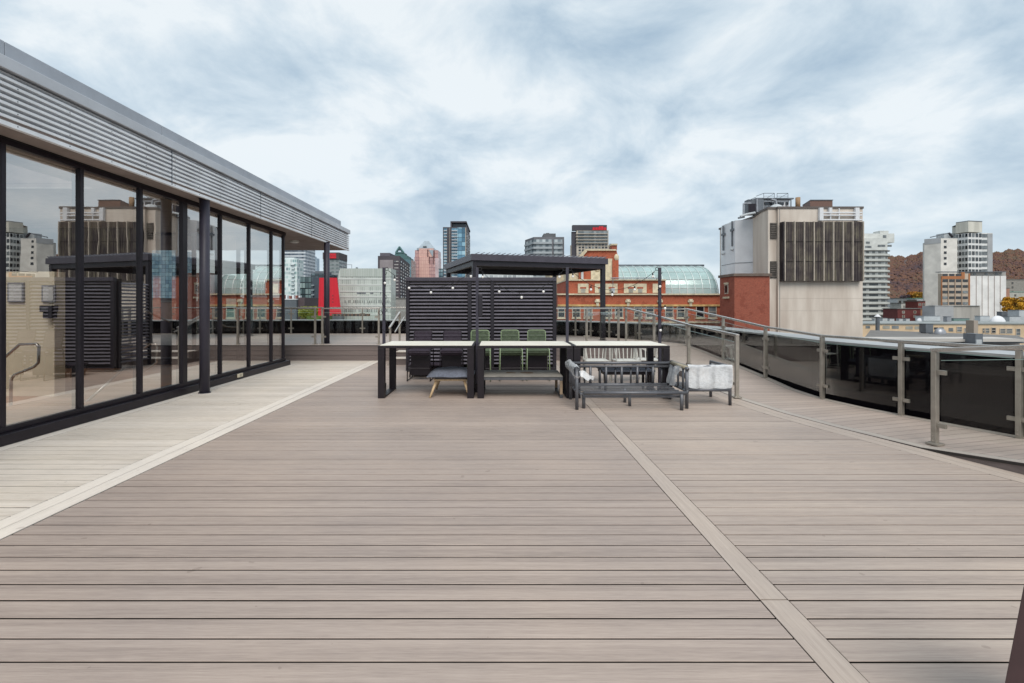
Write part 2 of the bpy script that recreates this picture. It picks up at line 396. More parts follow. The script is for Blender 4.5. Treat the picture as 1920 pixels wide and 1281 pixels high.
for a, b in zip(stn, stn[1:]):
    mf.quad((a[0][0],a[0][1],-.02),(b[0][0],b[0][1],-.02),(b[0][0],b[0][1],b[2]-.001),(a[0][0],a[0][1],a[2]-.001))
struct('walkway_side', mf, M_riser)
mf = MB()   # thin dark nosing along the raised inner edge
for a, b in zip(stn, stn[1:]):
    if a[2] > .01 and a[0][1] < 6:
        mf.quad((a[0][0]-.006,a[0][1]-.002,a[2]-.028),(b[0][0]-.006,b[0][1]-.002,b[2]-.028),(b[0][0]-.006,b[0][1]-.002,b[2]-.004),(a[0][0]-.006,a[0][1]-.002,a[2]-.004))
struct('walkway_nosing', mf, M_edge)

# upper deck
UPZ = .42
OUT_UP = [(5.5,14.2),(5.2,15.0),(4.75,15.8),(4.1,16.7),(3.5,17.4),(2.9,18.0),(2.2,18.5),(1.0,18.95),(-1,19.25),(-6,19.4),(-16,19.45)]
up = MB(); poly = [(-16,13.54),(3.98,13.54),(3.98,14.4)]+OUT_UP
up.f.append(tuple(range(len(poly)))); up.v += [(p[0],p[1],UPZ) for p in poly]
struct('upper_deck', up, M_up)
struct('upper_deck_base', MB().prism([(p[0]*.999,p[1]*.999+.012) for p in poly], -.3, UPZ-.006), M_dark)
rs = MB()
for i in range(3): rs.box(-14, 3.97, 13.50, 13.536, .003+i*.138, .003+(i+1)*.138-.006)
struct('riser', rs, M_riser)
struct('riser_nosing', B(-14, 3.975, 13.49, 13.62, .4215, .434), M_up)
# stair up to the upper deck beside the screen
s1 = MB()
for i, (y, z) in enumerate(((12.55,.15),(12.95,.29))): s1.box(-2.75, -.9, y, 13.495, .0 if i == 0 else .15, z)
struct('stairs', s1, M_riser)
s2 = MB()
for i, (y, z) in enumerate(((12.55,.15),(12.95,.29))): s2.box(-2.76, -.89, y-.02, y+.38, z+.001, z+.022)
struct('stair_treads', s2, M_stripL)

# parapet following the outer edge
OUTL = [ST[0][1], ST[1][1]]+[s[1] for s in ST[2:]]+OUT_UP[1:]
def offset(line, d):
    r = []
    for i, p in enumerate(line):
        a = line[max(0, i-1)]; b = line[min(len(line)-1, i+1)]
        dx, dy = b[0]-a[0], b[1]-a[1]; l = math.hypot(dx, dy); r.append((p[0]+dy/l*d, p[1]-dx/l*d))
    return r
def smooth(line, it=2):
    for _ in range(it):
        n = [line[0]]
        for a, b in zip(line, line[1:]): n += [lerp(a, b, .25), lerp(a, b, .75)]
        line = n+[line[-1]]
    return line
OS = smooth(OUTL)
def strip_solid(mb, l0, l1, z0, z1):
    n = len(mb.v); m = len(l0)
    for a, b in zip(l0, l1): mb.v += [(a[0],a[1],z0),(b[0],b[1],z0),(b[0],b[1],z1),(a[0],a[1],z1)]
    for i in range(m-1):
        for k in range(4): j = (k+1) % 4; mb.f.append((n+i*4+k, n+i*4+j, n+(i+1)*4+j, n+(i+1)*4+k))
    mb.f += [(n,n+1,n+2,n+3), (n+(m-1)*4+3,n+(m-1)*4+2,n+(m-1)*4+1,n+(m-1)*4)]
    return mb
par = thing('parapet_wall', 'low black parapet wall with wide pale metal coping curving along the terrace edge', 'parapet wall', (5.6, 9, 0))
strip_solid(MB(), offset(OS, .03), offset(OS, .30), -3, .925).build('wall', M_parapet, par)
strip_solid(MB(), offset(OS, .015), offset(OS, .66), .93, .962).build('coping', M_coping, par)
strip_solid(MB(), offset(OS, .31), offset(OS, .62), -24, .92).build('facade', M_dark, par)

# ------------------------------------------------------------------ railings
def rail_line(root, pts, zs, glassgap=.06, h=1.065, clamp_dir=None, foot=False, hide_first=False, side=None, r2=True):
    """pts: post positions, zs base height. posts, handrail, glass panels with clamps"""
    n = len(pts)
    for i, ((x, y), z) in enumerate(zip(pts, zs)):
        a = pts[max(0, i-1)]; b = pts[min(n-1, i+1)]
        d = Vector((b[0]-a[0], b[1]-a[1], 0)).normalized(); ang = math.atan2(d.y, d.x)
        M = Matrix.Translation((x, y, z)) @ Matrix.Rotation(ang, 4, 'Z')
        m = MB(); m.box(-.025, .025, -.03, .03, 0, h-.045, M)
        po = m.build('post', M_alu, root, bevel=.004)
        if foot: MB().box(-.06, .06, -.06, .06, 0, .022, M).build('base_plate', M_alu, po, bevel=.003)
        for zc in (.22, .80):
            for s in (-1, 1):
                if (i == 0 and s < 0) or (i == n-1 and s > 0): continue
                c = MB(); c.box(min(s*.026, s*.105), max(s*.026, s*.105), -.016, .016, zc-.024, zc+.024, M)
                for bx in (.045, .085): c.tube([M @ Vector((s*bx, -.022, zc)), M @ Vector((s*bx, .022, zc))], .006, 6)
                c.build('clamp', M_alu, po)
        for zc in (.05, .10): MB().tube([M @ Vector((0, .034, zc)), M @ Vector((0, -.034, zc))], .007, 6).build('bolt', M_rail, po)
    for i in range(n-1):
        a = Vector((*pts[i], zs[i])); b = Vector((*pts[i+1], zs[i+1])); d = (b-a); L_ = Vector((d.x, d.y, 0)).length
        u = d/L_; p0 = a+u*glassgap; p1 = b-u*glassgap; nrm = Vector((-u.y, u.x, 0)).normalized()*.005
        q = MB(); zb, zt = .10, h-.14
        c8 = []
        for s in (-1, 1):
            for P_, zz_ in ((p0, zb), (p1, zb), (p1, zt), (p0, zt)): c8.append(tuple(P_+nrm*s+Vector((0,0,zz_))))
        q.v = c8; q.f = [(0,1,2,3),(7,6,5,4)]
        g = q.build('glass_panel', M_gl_rail, root)
        e = MB()
        e.bar(p0+Vector((0,0,zt)), p1+Vector((0,0,zt)), .0105, .005)
        e.build('glass_edge', M_gl_edge, g)
    m = MB()
    for i in range(n-1):
        a = Vector((*pts[i], zs[i]+h-.022)); b = Vector((*pts[i+1], zs[i+1]+h-.022)); d = (b-a).normalized()
        m.bar(a-d*.03, b+d*.03, .062, .042)
    m.build('handrail', M_rail, root, bevel=.006)
def zat(p):   # height of the walkway below a point near the rails
    best = min(stn, key=lambda s: min(math.dist(p, s[0]), math.dist(p, s[1]))); return best[2]
# outer curved railing
outer = [(6.75,3.25),(6.40,4.35),(6.02,5.55),(5.66,6.75),(5.36,7.95),(5.42,9.75),(5.50,11.76),(5.44,13.9),(4.62,15.75),(3.86,16.75),(3.32,17.3),(2.86,17.85),(1.6,18.65),(.2,19.0),(-1.6,19.15),(-3.45,19.2),(-5.45,19.2),(-8.3,19.2),(-10.2,19.2),(-12.1,19.2)]
zo = [zat(p) if p[1] < 14 else UPZ for p in outer]
rt = thing('glass_railing', 'long curved steel and glass railing in front of the dark parapet', 'railing', (5.4, 8, 0))
rail_line(rt, outer, zo)
rt = thing('glass_railing', 'sloping steel and glass railing rising from behind the wrapped armchair to the upper deck', 'railing', (3.98, 10, 0))
rail_line(rt, [(3.98,8.02),(3.98,10.06),(3.98,12.3),(3.98,15.0)], [.01,.1,.26,UPZ], foot=True)
rt = thing('glass_railing', 'nearest steel and glass railing section standing on the raised walkway at the right edge', 'railing', (4.79, 5.28, 0))
rail_line(rt, [(4.80,5.28),(5.20,3.9),(5.52,2.75)], [.02,.20,.33], foot=True)
rt = thing('glass_railing', 'level railing along the riser of the upper deck behind the tables', 'railing', (1.4, 14.3, UPZ))
rail_line(rt, [(-.55,13.75),(.45,13.75),(1.5,13.85),(2.6,14.2),(3.72,14.9)], [UPZ]*5, foot=True)
rt = thing('glass_railing', 'level railing on the upper deck between the round column and the screen', 'railing', (-4, 14.3, UPZ))
rail_line(rt, [(-5.15+.0,14.02),(-3.5,14.02)], [UPZ]*2, foot=True)
rt = thing('glass_railing', 'level railing on the upper deck seen under the pavilion overhang left of the round column', 'railing', (-7, 14.3, UPZ))
rail_line(rt, [(-9.3,14.02),(-7.4,14.02),(-5.36,14.02)], [UPZ]*3, foot=True)
# stair handrails
for k, (x, lab) in enumerate(((-2.82, 'bent steel stair handrail left of the slatted screen'), (-.85, 'bent steel stair handrail hidden behind the slatted screen'))):
    if k: continue
    rt = thing('stair_handrail', lab, 'handrail', (x, 12.6, 0))
    B(x-.025, x+.025, 12.45, 12.51, .0, .95).build('post', M_alu, rt, bevel=.004)
    B(x-.06, x+.06, 12.42, 12.54, .0, .02).build('base_plate', M_alu, rt)
    MB().bar((x, 12.40, .97), (x, 13.7, 1.36), .05, .042).build('handrail', M_rail, rt, bevel=.005)
    MB().bar((x+.13, 12.46, .86), (x+.13, 13.7, 1.22), .03, .03).build('lower_rail', M_rail, rt, bevel=.004)
    B(x-.02, x+.03, 13.62, 13.67, UPZ, 1.34).build('post', M_alu, rt)

# ------------------------------------------------------------------ pavilion
pav = thing('pavilion', 'glass-walled rooftop pavilion with ribbed metal fascia on the left', 'pavilion', (-8, 8, 0))
GX, GE = -5.56, 12.45
B(-14, GX-.02, -4.5, GE, -.02, .03).build('floor_slab', mat('interior floor', 'c08a64', .5, var=.25, vscale=.7, c2='9a8676'), pav)
B(GX-.10, GX+.12, -4.5, GE+.10, .004, .125).build('plinth', M_black, pav, bevel=.006)
B(-14, GX-.10, GE-.08, GE+.10, .004, .125).build('plinth', M_black, pav)
mull = [-3.3,-2.2,-1.1,0,1.1,2.15,3.2,4.28,5.36,6.37,7.43,8.46,9.57,10.67,11.72,12.38]
fr = MB(); fr.box(GX-.09, GX+.03, -4.5, GE+.03, .125, .19); fr.box(GX-.09, GX+.03, -4.5, GE+.03, 3.36, 3.435)
fr.build('frame_rail', M_black, pav, bevel=.004)
for i, y in enumerate(mull):
    wd = .055 if y != 8.46 else .13
    if y == 12.38: wd = .05
    B(GX-.085, GX+.035, y-wd/2, y+wd/2, .19, 3.36).build('mullion', M_black, pav, bevel=.004)
for a, b in zip(mull, mull[1:]):
    MB().quad((GX, a+.02, .19), (GX, b-.02, .19), (GX, b-.02, 3.36), (GX, a+.02, 3.36)).build('glass_pane', M_gl_pav, pav)
# end wall of glass
xs = [-5.62,-6.75,-7.9,-9.05,-10.2,-11.35,-12.5,-13.9]
for a, b in zip(xs, xs[1:]):
    MB().quad((a, GE, .19), (b, GE, .19), (b, GE, 3.36), (a, GE, 3.36)).build('glass_pane', MATS.setdefault('eg', glass('end glass', (.92,.94,.93), .02, .6)), pav)
    B(b-.03, b+.03, GE-.05, GE+.04, .19, 3.36).build('mullion', M_black, pav)
e = MB(); e.box(-14, GX-.09, GE-.05, GE+.04, .125, .19); e.box(-14, GX-.09, GE-.05, GE+.04, 3.36, 3.435); e.build('frame_rail', M_black, pav)
# roof: soffit, ribbed fascia, cap, upper tier
FX, FE = -5.11, 16.42
def roofed(nm, m_, x1, z0_, z1_, ye):
    # added, unseen opening in the roof between y 3.4 and 7.7 lets daylight down on the partition
    q = MB(); q.box(-14, x1, -4.5, 3.4, z0_, z1_); q.box(-14, x1, 7.7, ye, z0_, z1_); q.box(-6.5, x1, 3.4, 7.7, z0_, z1_); q.box(-14, -11.5, 3.4, 7.7, z0_, z1_)
    q.build(nm, m_, pav)
roofed('soffit', M_soffit, FX-.02, 3.44, 3.50, FE-.02)
fz = MB(); nrib = 8; z0, z1 = 3.435, 3.965; hrib = (z1-z0)/nrib
def ribs(mb, axis):
    prof = []
    for i in range(nrib):
        b = z0+i*hrib
        prof += [(0, b), (0, b+hrib*.46), (-.10, b+hrib*.50), (-.10, b+hrib*.96)]
    prof.append((0, z1))
    for (o0, a), (o1, b) in zip(prof, prof[1:]):
        if axis == 'y': mb.quad((FX+o0,-4.5,a),(FX+o0,FE+o0,a),(FX+o1,FE+o1,b),(FX+o1,-4.5,b))
        else: mb.quad((FX+o0,FE+o0,a),(-14,FE+o0,a),(-14,FE+o1,b),(FX+o1,FE+o1,b))
    return mb
ribs(fz, 'y'); ribs(fz, 'x'); fz.build('fascia', M_fascia, pav)
for yy in (1.9, 4.7, 7.5, 10.3, 13.1): B(FX-.01, FX+.004, yy, yy+.012, z0, z1).build('panel_joint', M_grey, pav)
B(FX-.05, FX+.004, -4.5, FE+.004, 3.418, 3.434).build('drip_edge', M_fascia, pav)
roofed('roof_body', M_soffit, FX-.12, 3.505, 3.99, FE-.12)
cp = MB(); cp.box(FX-.3, FX+.03, -4.5, FE+.03, 3.995, 4.125); cp.box(-14, FX-.3, FE-.3, FE+.03, 3.995, 4.125); cp.build('cap_flashing', M_cap, pav, bevel=.006)
UT = MB(); yj = -4.5
while yj < 16.2:
    e_ = min(yj+2.42, 16.22); UT.box(-6.3, -5.33, yj+.002, e_-.003, 4.13, 4.40); yj += 2.42
UT.build('upper_flashing', M_cap2, pav, bevel=.005)
# screws and interior pieces
sc_ = MB()
for yy in [2.0+i*.62 for i in range(24)]:
    for i in range(0, nrib, 2): sc_.ball((FX+.002, yy, z0+i*hrib+hrib*.2), .006, 6, 4)
sc_.build('screws', M_grey, pav)
vt = MB()
vt.box(GX+.035, GX+.05, 1.0, 12.4, 3.425, 3.437)
vt.build('vent_strip', M_dark, pav)
M_in = mat('interior plaster', 'eadfc8', .9, var=.08, vscale=1)
M_ind = mat('interior dark wall', '2c272b', .9, var=.2, vscale=1)
M_eg = glass('end glass', (.92,.94,.93), .02, .6)
B(-14.2, -14, -4.5, -3.0, 0, 3.44).build('back_wall', M_in, pav)
for a_, b_ in ((-3,-.5),(-.45,2.2),(2.25,4.95),(5.05,7.4),(7.45,9.8),(9.85,12.3)): MB().quad((-14,a_,.1),(-14,b_,.1),(-14,b_,3.36),(-14,a_,3.36)).build('glass_pane', M_eg, pav)
for a_ in (5.0,7.4,9.8,12.3): B(-14.05,-13.95,a_,a_+.05,.03,3.43).build('mullion', M_black, pav)
MB().quad((-14,-4.6,.1),(GX,-4.6,.1),(GX,-4.6,3.36),(-14,-4.6,3.36)).build('glass_pane', M_eg, pav)
roofed('ceiling', M_white, GX-.1, 3.43, 3.439, GE-.1)
B(-9.9, -7.45, 8.05, 8.25, .03, 2.12).build('partition_wall', M_in, pav)
B(-13.9, -8.9, 11.6, 12.2, .03, 3.43).build('core_wall', M_ind, pav)
pw = thing('soffit_light', 'small round white light fixture under the pavilion overhang', 'ceiling light', (-5.95, 14.0, 3.44))
MB().tube([(-5.95,14.0,3.44),(-5.95,14.0,3.39)], .12, 20).build('housing', M_white, pw)
MB().tube([(-5.95,14.0,3.392),(-5.95,14.0,3.37)], [.10,.07], 20).build('lens', M_bulb, pw)
for (xx, yy, z0_, z1_, lb) in ((-5.22, 8.52, 0.0, 3.44, 'dark round column in front of the pavilion glass, standing on the pale boards'), (-5.12, 14.3, UPZ, 3.44, 'dark round column under the far corner of the pavilion roof')):
    c = thing('column', lb, 'column', (xx, yy, z0_))
    MB().tube([(xx,yy,z0_),(xx,yy,z1_)], .082, 28).build('shaft', M_column, c, smooth=True)
    MB().tube([(xx,yy,z0_),(xx,yy,z0_+.012)], .10, 28).build('base', M_column, c)
    MB().tube([(xx,yy,z1_-.012),(xx,yy,z1_)], .095, 28).build('collar', M_column, c)
# posters + dispenser on the partition
for (a, b, t, u, lb) in ((15,45,530,567,'white framed notice on the beige partition, nearer the left edge'), (79,104,535,567,'white framed notice on the beige partition, right above the black dispenser')):
    Yp = 8.03
    q = thing('wall_notice', lb, 'notice', (X((a+b)/2,Yp), Yp, Z(u,Yp)), 'notices inside the pavilion')
    B(X(a,Yp), X(b,Yp), Yp-.012, Yp+.015, Z(u,Yp), Z(t,Yp)).build('frame', mat('notice frame','8d8f95',.4), q)
    B(X(a+3,Yp), X(b-3,Yp), Yp-.016, Yp-.0125, Z(u-3,Yp), Z(t+3,Yp)).build('sheet', mat('notice paper','d9dadb',.7,var=.15,vscale=25), q)
q = thing('wall_dispenser', 'black wall dispenser below the right notice inside the pavilion', 'dispenser', (X(95,8), 8.0, Z(597,8)))
m = MB(); m.prism([(X(84,8),7.9),(X(106,8),7.9),(X(106,8),8.04),(X(84,8),8.04)], Z(585,8), Z(573,8)); m.box(X(87,8),X(104,8),7.93,8.04,Z(597,8),Z(585,8)-.001)
m.build('body', M_black, q, bevel=.01)
B(X(89,8),X(101,8),7.885,7.9,Z(581,8),Z(577,8)).build('button', M_grey, q)
def hand(pts, Yh, lb, r=.021):
    q = thing('inner_handrail', lb, 'handrail', (X(pts[-1][0],Yh), Yh, .03), 'steel handrails inside the pavilion')
    MB().tube([P(a, b, Yh+dy) for a, b, dy in pts], r, 10).build('rail', M_rail, q, smooth=True)
    return q
hand([(-40,700,0),(0,678,0),(37,646,0),(68,645,0),(73,650,0),(72,680,0),(64,688,0),(27,703,0),(21,712,0),(20,762,0)], 7.3, 'looped steel stair handrail in front of the beige partition')
hand([(159,757,-.3),(200,720,0),(241,681,.4)], 7.9, 'straight diagonal steel handrail low inside the pavilion')
hand([(262,662,0),(278,646,0),(291,644,0),(294,650,0),(294,680,0),(262,701,0)], 9.4, 'short looped handrail inside the third glass bay')
hand([(262,578,0),(318,604,.4)], 10.5, 'descending handrail high in the third glass bay')
hand([(395,596,0),(424,613,.3),(446,614,.5)], 11.6, 'handrail behind the glass right of the near column')
# outlet at foot of glass
q = thing('floor_outlet', 'small beige electrical outlet box on the pavilion plinth', 'outlet', (GX+.121, 10.05, .06))
B(GX+.121, GX+.15, 9.98, 10.16, .05, .125).build('cover', mat('beige plastic','d5c9b0',.5), q, bevel=.004)
B(GX+.15, GX+.153, 10.03, 10.11, .07, .105).build('flap', mat('beige flap','b9ad96',.5), q)
# ------------------------------------------------------------------ counter tables
TH = .89
def make_table():
    t = thing('counter_table', '', 'table', (0,0,0), 'counter tables in a row')
    W, D = 1.60, .93
    B(0, W, 0, D, TH-.052, TH-.012).build('table_frame', M_tframe, t, bevel=.003)
    B(.035, W-.035, .02, D-.02, TH-.0115, TH).build('tabletop', M_tabletop, t, bevel=.002)
    for x in (0, W-.11):
        m = MB()
        m.box(x, x+.11, 0, .10, .0, TH-.053); m.box(x, x+.11, D-.10, D, .0, TH-.053); m.box(x+.001, x+.109, .101, D-.101, .0, .028)
        m.build('leg_frame', M_tframe, t, bevel=.003)
    return t
tb = make_table()
TL = ['left counter table of the row, cream top, with the grey ottoman under it','middle counter table of the row, above the low stained bench','right counter table of the row, behind the grey tube sofa frame']
for i, x in enumerate((-2.015, -.355, 1.255)):
    o = tb if i == 0 else copy_tree(tb)
    o.location = (x, 8.0, 0); o['label'] = TL[i]
# ------------------------------------------------------------------ poles and string lights
PY = 8.6
PX = [-2.055, -.385, 1.228, 2.885]
PLB = ['dark light pole at the left end of the counter tables','dark light pole with a grey control box between the left and middle tables','dark light pole between the middle and right tables','dark light pole at the right end of the counter tables, against the ramp railing']
for i, x in enumerate(PX):
    p = thing('light_pole', PLB[i], 'pole', (x, PY, 0), 'light poles between the counter tables')
    B(x-.024, x+.024, PY-.024, PY+.024, .0, 2.23).build('shaft', M_column, p, bevel=.003)
    B(x-.034, x+.034, PY-.04, PY+.04, .0, .16).build('base_sleeve', M_tframe, p, bevel=.003)
    for s in ((1,) if i == 0 else (-1,) if i == 3 else (-1, 1)):
        m = MB(); c = Vector((x+s*.052, PY-.01, 2.205))
        m.tube([c+Vector((math.cos(a*math.pi/6)*.028, 0, math.sin(a*math.pi/6)*.028)) for a in range(13)], .005, 6)
        m.build('eye_hook', M_wire, p)
    if i == 1:
        B(x+.026, x+.095, PY-.05, PY+.03, 1.36, 1.745).build('control_box', M_screen, p, bevel=.005)
def bulb(pt, root, lit=True):
    x, y, z = pt
    s = MB().tube([(x,y,z+.062),(x,y,z+.020)], [.010,.015], 8).build('socket', M_wire, root)
    MB().ball((x,y,z), .023, 12, 8, (1,1,1.1)).build('bulb', M_bulb, root, smooth=True)
def sag(a, b, mid, n=18):
    """quadratic through a, mid (t=.5), b"""
    a, b, mid = Vector(a), Vector(b), Vector(mid); c = mid*2-(a+b)*.5
    return [a*(1-t)**2+c*2*t*(1-t)+b*t*t for t in [i/n for i in range(n+1)]]
def string(lab, a, b, mid, bpx, extra=None):
    r = thing('string_lights', lab, 'string lights', a, 'string lights between the poles')
    pts = sag(a, b, mid); MB().tube(pts, .0042, 5).build('cable', M_wire, r)
    for bx in bpx:
        t = min(range(len(pts)-1), key=lambda k: abs((pts[k].x+pts[k+1].x)/2-X(bx, PY))); q = pts[t].lerp(pts[t+1], .5)
        MB().tube([(q.x,q.y,q.z), (q.x,q.y,q.z-.02)], .006, 6).build('drop', M_wire, r)
        bulb((X(bx, PY), PY, q.z-.083), r)
    return r
zt = 2.19
string('string of round bulbs sagging from the left end pole to the control box pole', (PX[0]+.06,PY,zt), (PX[1]-.06,PY,zt), (X(808,PY),PY,Z(540,PY)), [740,767,808,849,883])
string('string of round bulbs sagging in front of the right half of the slatted screen', (PX[1]+.06,PY,zt), (PX[2]-.06,PY,zt), (X(978,PY),PY,Z(549,PY)), [905,936,978,1019,1049])
string('string of round bulbs sagging in front of the brick building', (PX[2]+.06,PY,zt), (PX[3]-.06,PY,zt), (X(1148,PY),PY,Z(544,PY)), [1074,1108,1148,1190,1224])
def wrap(x, s, lab, bz):
    r = thing('wrapped_cable', lab, 'cable', (x, PY, .9), 'cable ends wound down the poles')
    pts = []
    for k in range(60):
        a = k*.55; z = 2.15-k*.0195; rr = .034+.012*math.sin(k*.9); pts.append((x+s*.01+rr*math.cos(a), PY+rr*math.sin(a)-.004, z))
    MB().tube(pts, .0045, 5).build('cable', M_wire, r)
    for (dx, z) in bz: bulb((x+dx, PY-.045, z), r)
    cc = Vector((x+s*-.055, PY-.03, 1.42)); MB().tube([cc+Vector((math.cos(a*math.pi/8)*.032, 0, math.sin(a*math.pi/8)*.038)) for a in range(17)], .0045, 5).build('coil', M_wire, r)
wrap(PX[0], 1, 'spare cable with bulbs wound down the left end pole', [(.03, 1.95)])
wrap(PX[3], 1, 'spare cable with bulbs wound down the right end pole', [(-.01, 1.89), (.08, 1.50), (.0, 1.11)])

# ------------------------------------------------------------------ slatted screen enclosure
scn = thing('slatted_screen', 'tall charcoal slatted metal screen behind the counter tables', 'screen', (-.4, 11.2, 0))
SX0, SX1, SY, SZ = -2.16, 1.345, 11.2, 2.205
zb = .10
def post(x, wd): B(x-wd/2, x+wd/2, SY-.03, SY+.05, .03, SZ-.085).build('post', M_screen, scn, bevel=.003)
for x, wd in ((SX0+.04, .08), (X(880.5,SY), .085), (X(923,SY), .075), (SX1-.04, .08)): post(x, wd)
B(SX0, SX1, SY-.05, SY+.07, SZ-.084, SZ).build('top_rail', M_slat, scn, bevel=.004)
secs = [(SX0+.085, X(880.5,SY)-.047), (X(880.5,SY)+.047, X(923,SY)-.041), (X(923,SY)+.041, SX1-.085)]
for a, b in secs:
    z = SZ-.13
    while z > .16:
        # each blade leans so that its lit face looks up and out
        q = MB(); q.v = [(a,SY+.03,z+.026),(b,SY+.03,z+.026),(b,SY-.018,z-.006),(a,SY-.018,z-.006),(a,SY+.036,z+.018),(b,SY+.036,z+.018),(b,SY-.016,z-.016),(a,SY-.016,z-.016)]
        q.f = [(3,2,1,0),(4,5,6,7),(0,1,5,4),(2,3,7,6),(1,2,6,5),(3,0,4,7)]
        q.build('slat', M_blade, scn); z -= .0815
B(SX0, SX1, SY-.04, SY+.05, zb-.06, zb+.01).build('bottom_rail', M_screen, scn, bevel=.003)
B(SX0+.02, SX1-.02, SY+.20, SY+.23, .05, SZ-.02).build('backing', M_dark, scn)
# side return, seen in the pavilion glass
for y in (11.35, 12.35): B(SX0, SX0+.06, y-.03, y+.03, .03, SZ-.085).build('post', M_screen, scn)
z = SZ-.13
while z > .16:
    q = MB(); q.v = [(SX0+.045,11.39,z+.026),(SX0+.045,12.31,z+.026),(SX0+.0,12.31,z-.006),(SX0+.0,11.39,z-.006),(SX0+.05,11.39,z+.016),(SX0+.05,12.31,z+.016),(SX0+.003,12.31,z-.016),(SX0+.003,11.39,z-.016)]
    q.f = [(0,1,2,3),(7,6,5,4),(4,5,1,0),(6,7,3,2),(5,6,2,1),(7,4,0,3)]
    q.build('slat', M_blade, scn); z -= .0815

# ------------------------------------------------------------------ pergola on the upper deck
pg = thing('pergola', 'dark metal pergola with louvred roof on the upper deck behind the screen', 'pergola', (1, 16, UPZ))
pz = 3.075
Cc, Rr = Vector((-.79, 14.15, 0)), Vector((3.52, 15.55, 0))
ux = (Rr-Cc).normalized(); uy = Vector((-ux.y, ux.x, 0)); PW = (Rr-Cc).length; PD = 3.95
Mp = Matrix((ux, uy, Vector((0,0,1)))).transposed().to_4x4(); Mp.translation = Cc
MB().box(-.02, PW+.02, -.02, .05, pz-.19, pz, Mp).build('front_beam', M_slat, pg, bevel=.004)
MB().box(-.02, PW+.02, PD-.05, PD+.02, pz-.19, pz, Mp).build('back_beam', M_slat, pg, bevel=.004)
for x in (-.02, PW-.05): MB().box(x, x+.07, .051, PD-.051, pz-.19, pz, Mp).build('side_beam', M_slat, pg, bevel=.004)
for a in ((.06, PW-.06, .05, .15), (.06, PW-.06, PD-.15, PD-.06)): MB().box(a[0], a[1], a[2], a[3], pz-.34, pz-.192, Mp).build('lower_beam', M_screen, pg, bevel=.003)
for x in (.05, PW-.15): MB().box(x, x+.10, .152, PD-.152, pz-.34, pz-.192, Mp).build('lower_beam', M_screen, pg, bevel=.003)
for (x, y) in ((.04,.04),(PW-.17,.04),(.04,PD-.17),(PW-.17,PD-.17)):
    po = MB().box(x, x+.13, y, y+.13, UPZ, pz-.20, Mp).build('post', M_screen, pg, bevel=.005)
    MB().box(x-.03, x+.16, y-.03, y+.16, UPZ, UPZ+.015, Mp).build('base_plate', M_screen, po)
k = 0; x = .10
while x < PW-.12:
    q = MB(); q.v = [tuple(Mp @ Vector(v)) for v in ((x,.0,pz+.005),(x+.13,.0,pz+.062),(x+.13,PD,pz+.062),(x,PD,pz+.005),(x+.01,.0,pz-.01),(x+.14,.0,pz+.052),(x+.14,PD,pz+.052),(x+.01,PD,pz-.01))]
    q.f = [(0,1,2,3),(7,6,5,4),(4,5,1,0),(6,7,3,2),(5,6,2,1),(7,4,0,3)]
    q.build('louvre', M_slat, pg); x += .165
MB().box(.06, PW-.06, .06, PD-.06, pz-.15, pz-.13, Mp).build('roof_liner', M_dark, pg)

# ------------------------------------------------------------------ counter stools
def make_stool(frame, cord, name='counter_stool'):
    t = thing(name, '', 'stool', (0,0,0), 'woven counter stools')
    W, D, SH, BH = .45, .44, .66, 1.02
    for s in (-1, 1):
        x = s*W/2
        # one bent side loop: front foot, front leg, arm of the seat, rear leg
        MB().tube([(x*1.04,-D/2-.03,.012),(x*1.01,-D/2,SH-.05),(x,-D/2+.03,SH-.008),(x,D/2-.02,SH-.02),(x*1.04,D/2+.05,.012)], .011, 8).build('side_frame', frame, t, smooth=True)
    MB().tube([(-W/2*1.04,-D/2-.03,.02),(-W/2*1.04,D/2+.05,.02)], .009, 8).build('foot_bar', M_tframe, t)
    MB().tube([(W/2*1.04,-D/2-.03,.02),(W/2*1.04,D/2+.05,.02)], .009, 8).build('foot_bar', M_tframe, t)
    MB().tube([(-W/2*1.02,-D/2-.015,.27),(W/2*1.02,-D/2-.015,.27)], .010, 8).build('footrest', M_tframe, t)
    # backrest loop
    bw = .19; c = .045; yb, yt = D/2-.03, D/2+.05
    pts = [(-bw,yb,SH-.03)]
    pts += [(-bw,yt-.01,BH-c),(-bw+c*.3,yt,BH-c*.3),(-bw+c,yt,BH),(bw-c,yt,BH),(bw-c*.3,yt,BH-c*.3),(bw,yt-.01,BH-c),(bw,yb,SH-.03)]
    MB().tube(pts, .010, 8).build('back_frame', frame, t, smooth=True)
    m = MB(); n = 26
    for i in range(n):
        x = -bw+.014+(2*bw-.028)*i/(n-1); m.tube([(x,yb+.004,SH),(x,yb+.03+.02*math.cos(x*6),SH+.16),(x,yt,BH-.006)], .0062, 5)
    for i in range(7):
        z = SH+.05+.045*i+(.01 if i > 3 else 0); f = (z-SH)/(BH-SH); y = yb+(yt-yb)*f-.008
        m.tube([(-bw,y,z),(-bw*.5,y+.012,z-.004),(0,y+.016,z-.006),(bw*.5,y+.012,z-.004),(bw,y,z)], .0055, 5)
    m.build('back_weave', cord, t)
    m = MB(); n = 26
    prof = [(D/2-.03,SH-.015),(0,SH-.035),(-D/2+.05,SH-.018),(-D/2-.0,SH-.035),(-D/2+.01,SH-.075),(-D/2+.04,SH-.115),(-D/2+.09,SH-.14)]
    for i in range(n):
        x = -W/2+.012+(W-.024)*i/(n-1); m.tube([(x,y,z) for y, z in prof], .0075, 5)
    for y, z in prof[2:]: m.tube([(-W/2,y,z-.004),(W/2,y,z-.004)], .006, 5)
    m.build('seat_weave', cord, t)
    B(-W/2+.02, W/2-.02, -.02, .0, .10, SH-.10).build('under_panel', M_tframe, t)
    return t
g1 = make_stool(M_greenf, M_green); d1 = make_stool(M_black, M_dkcord)
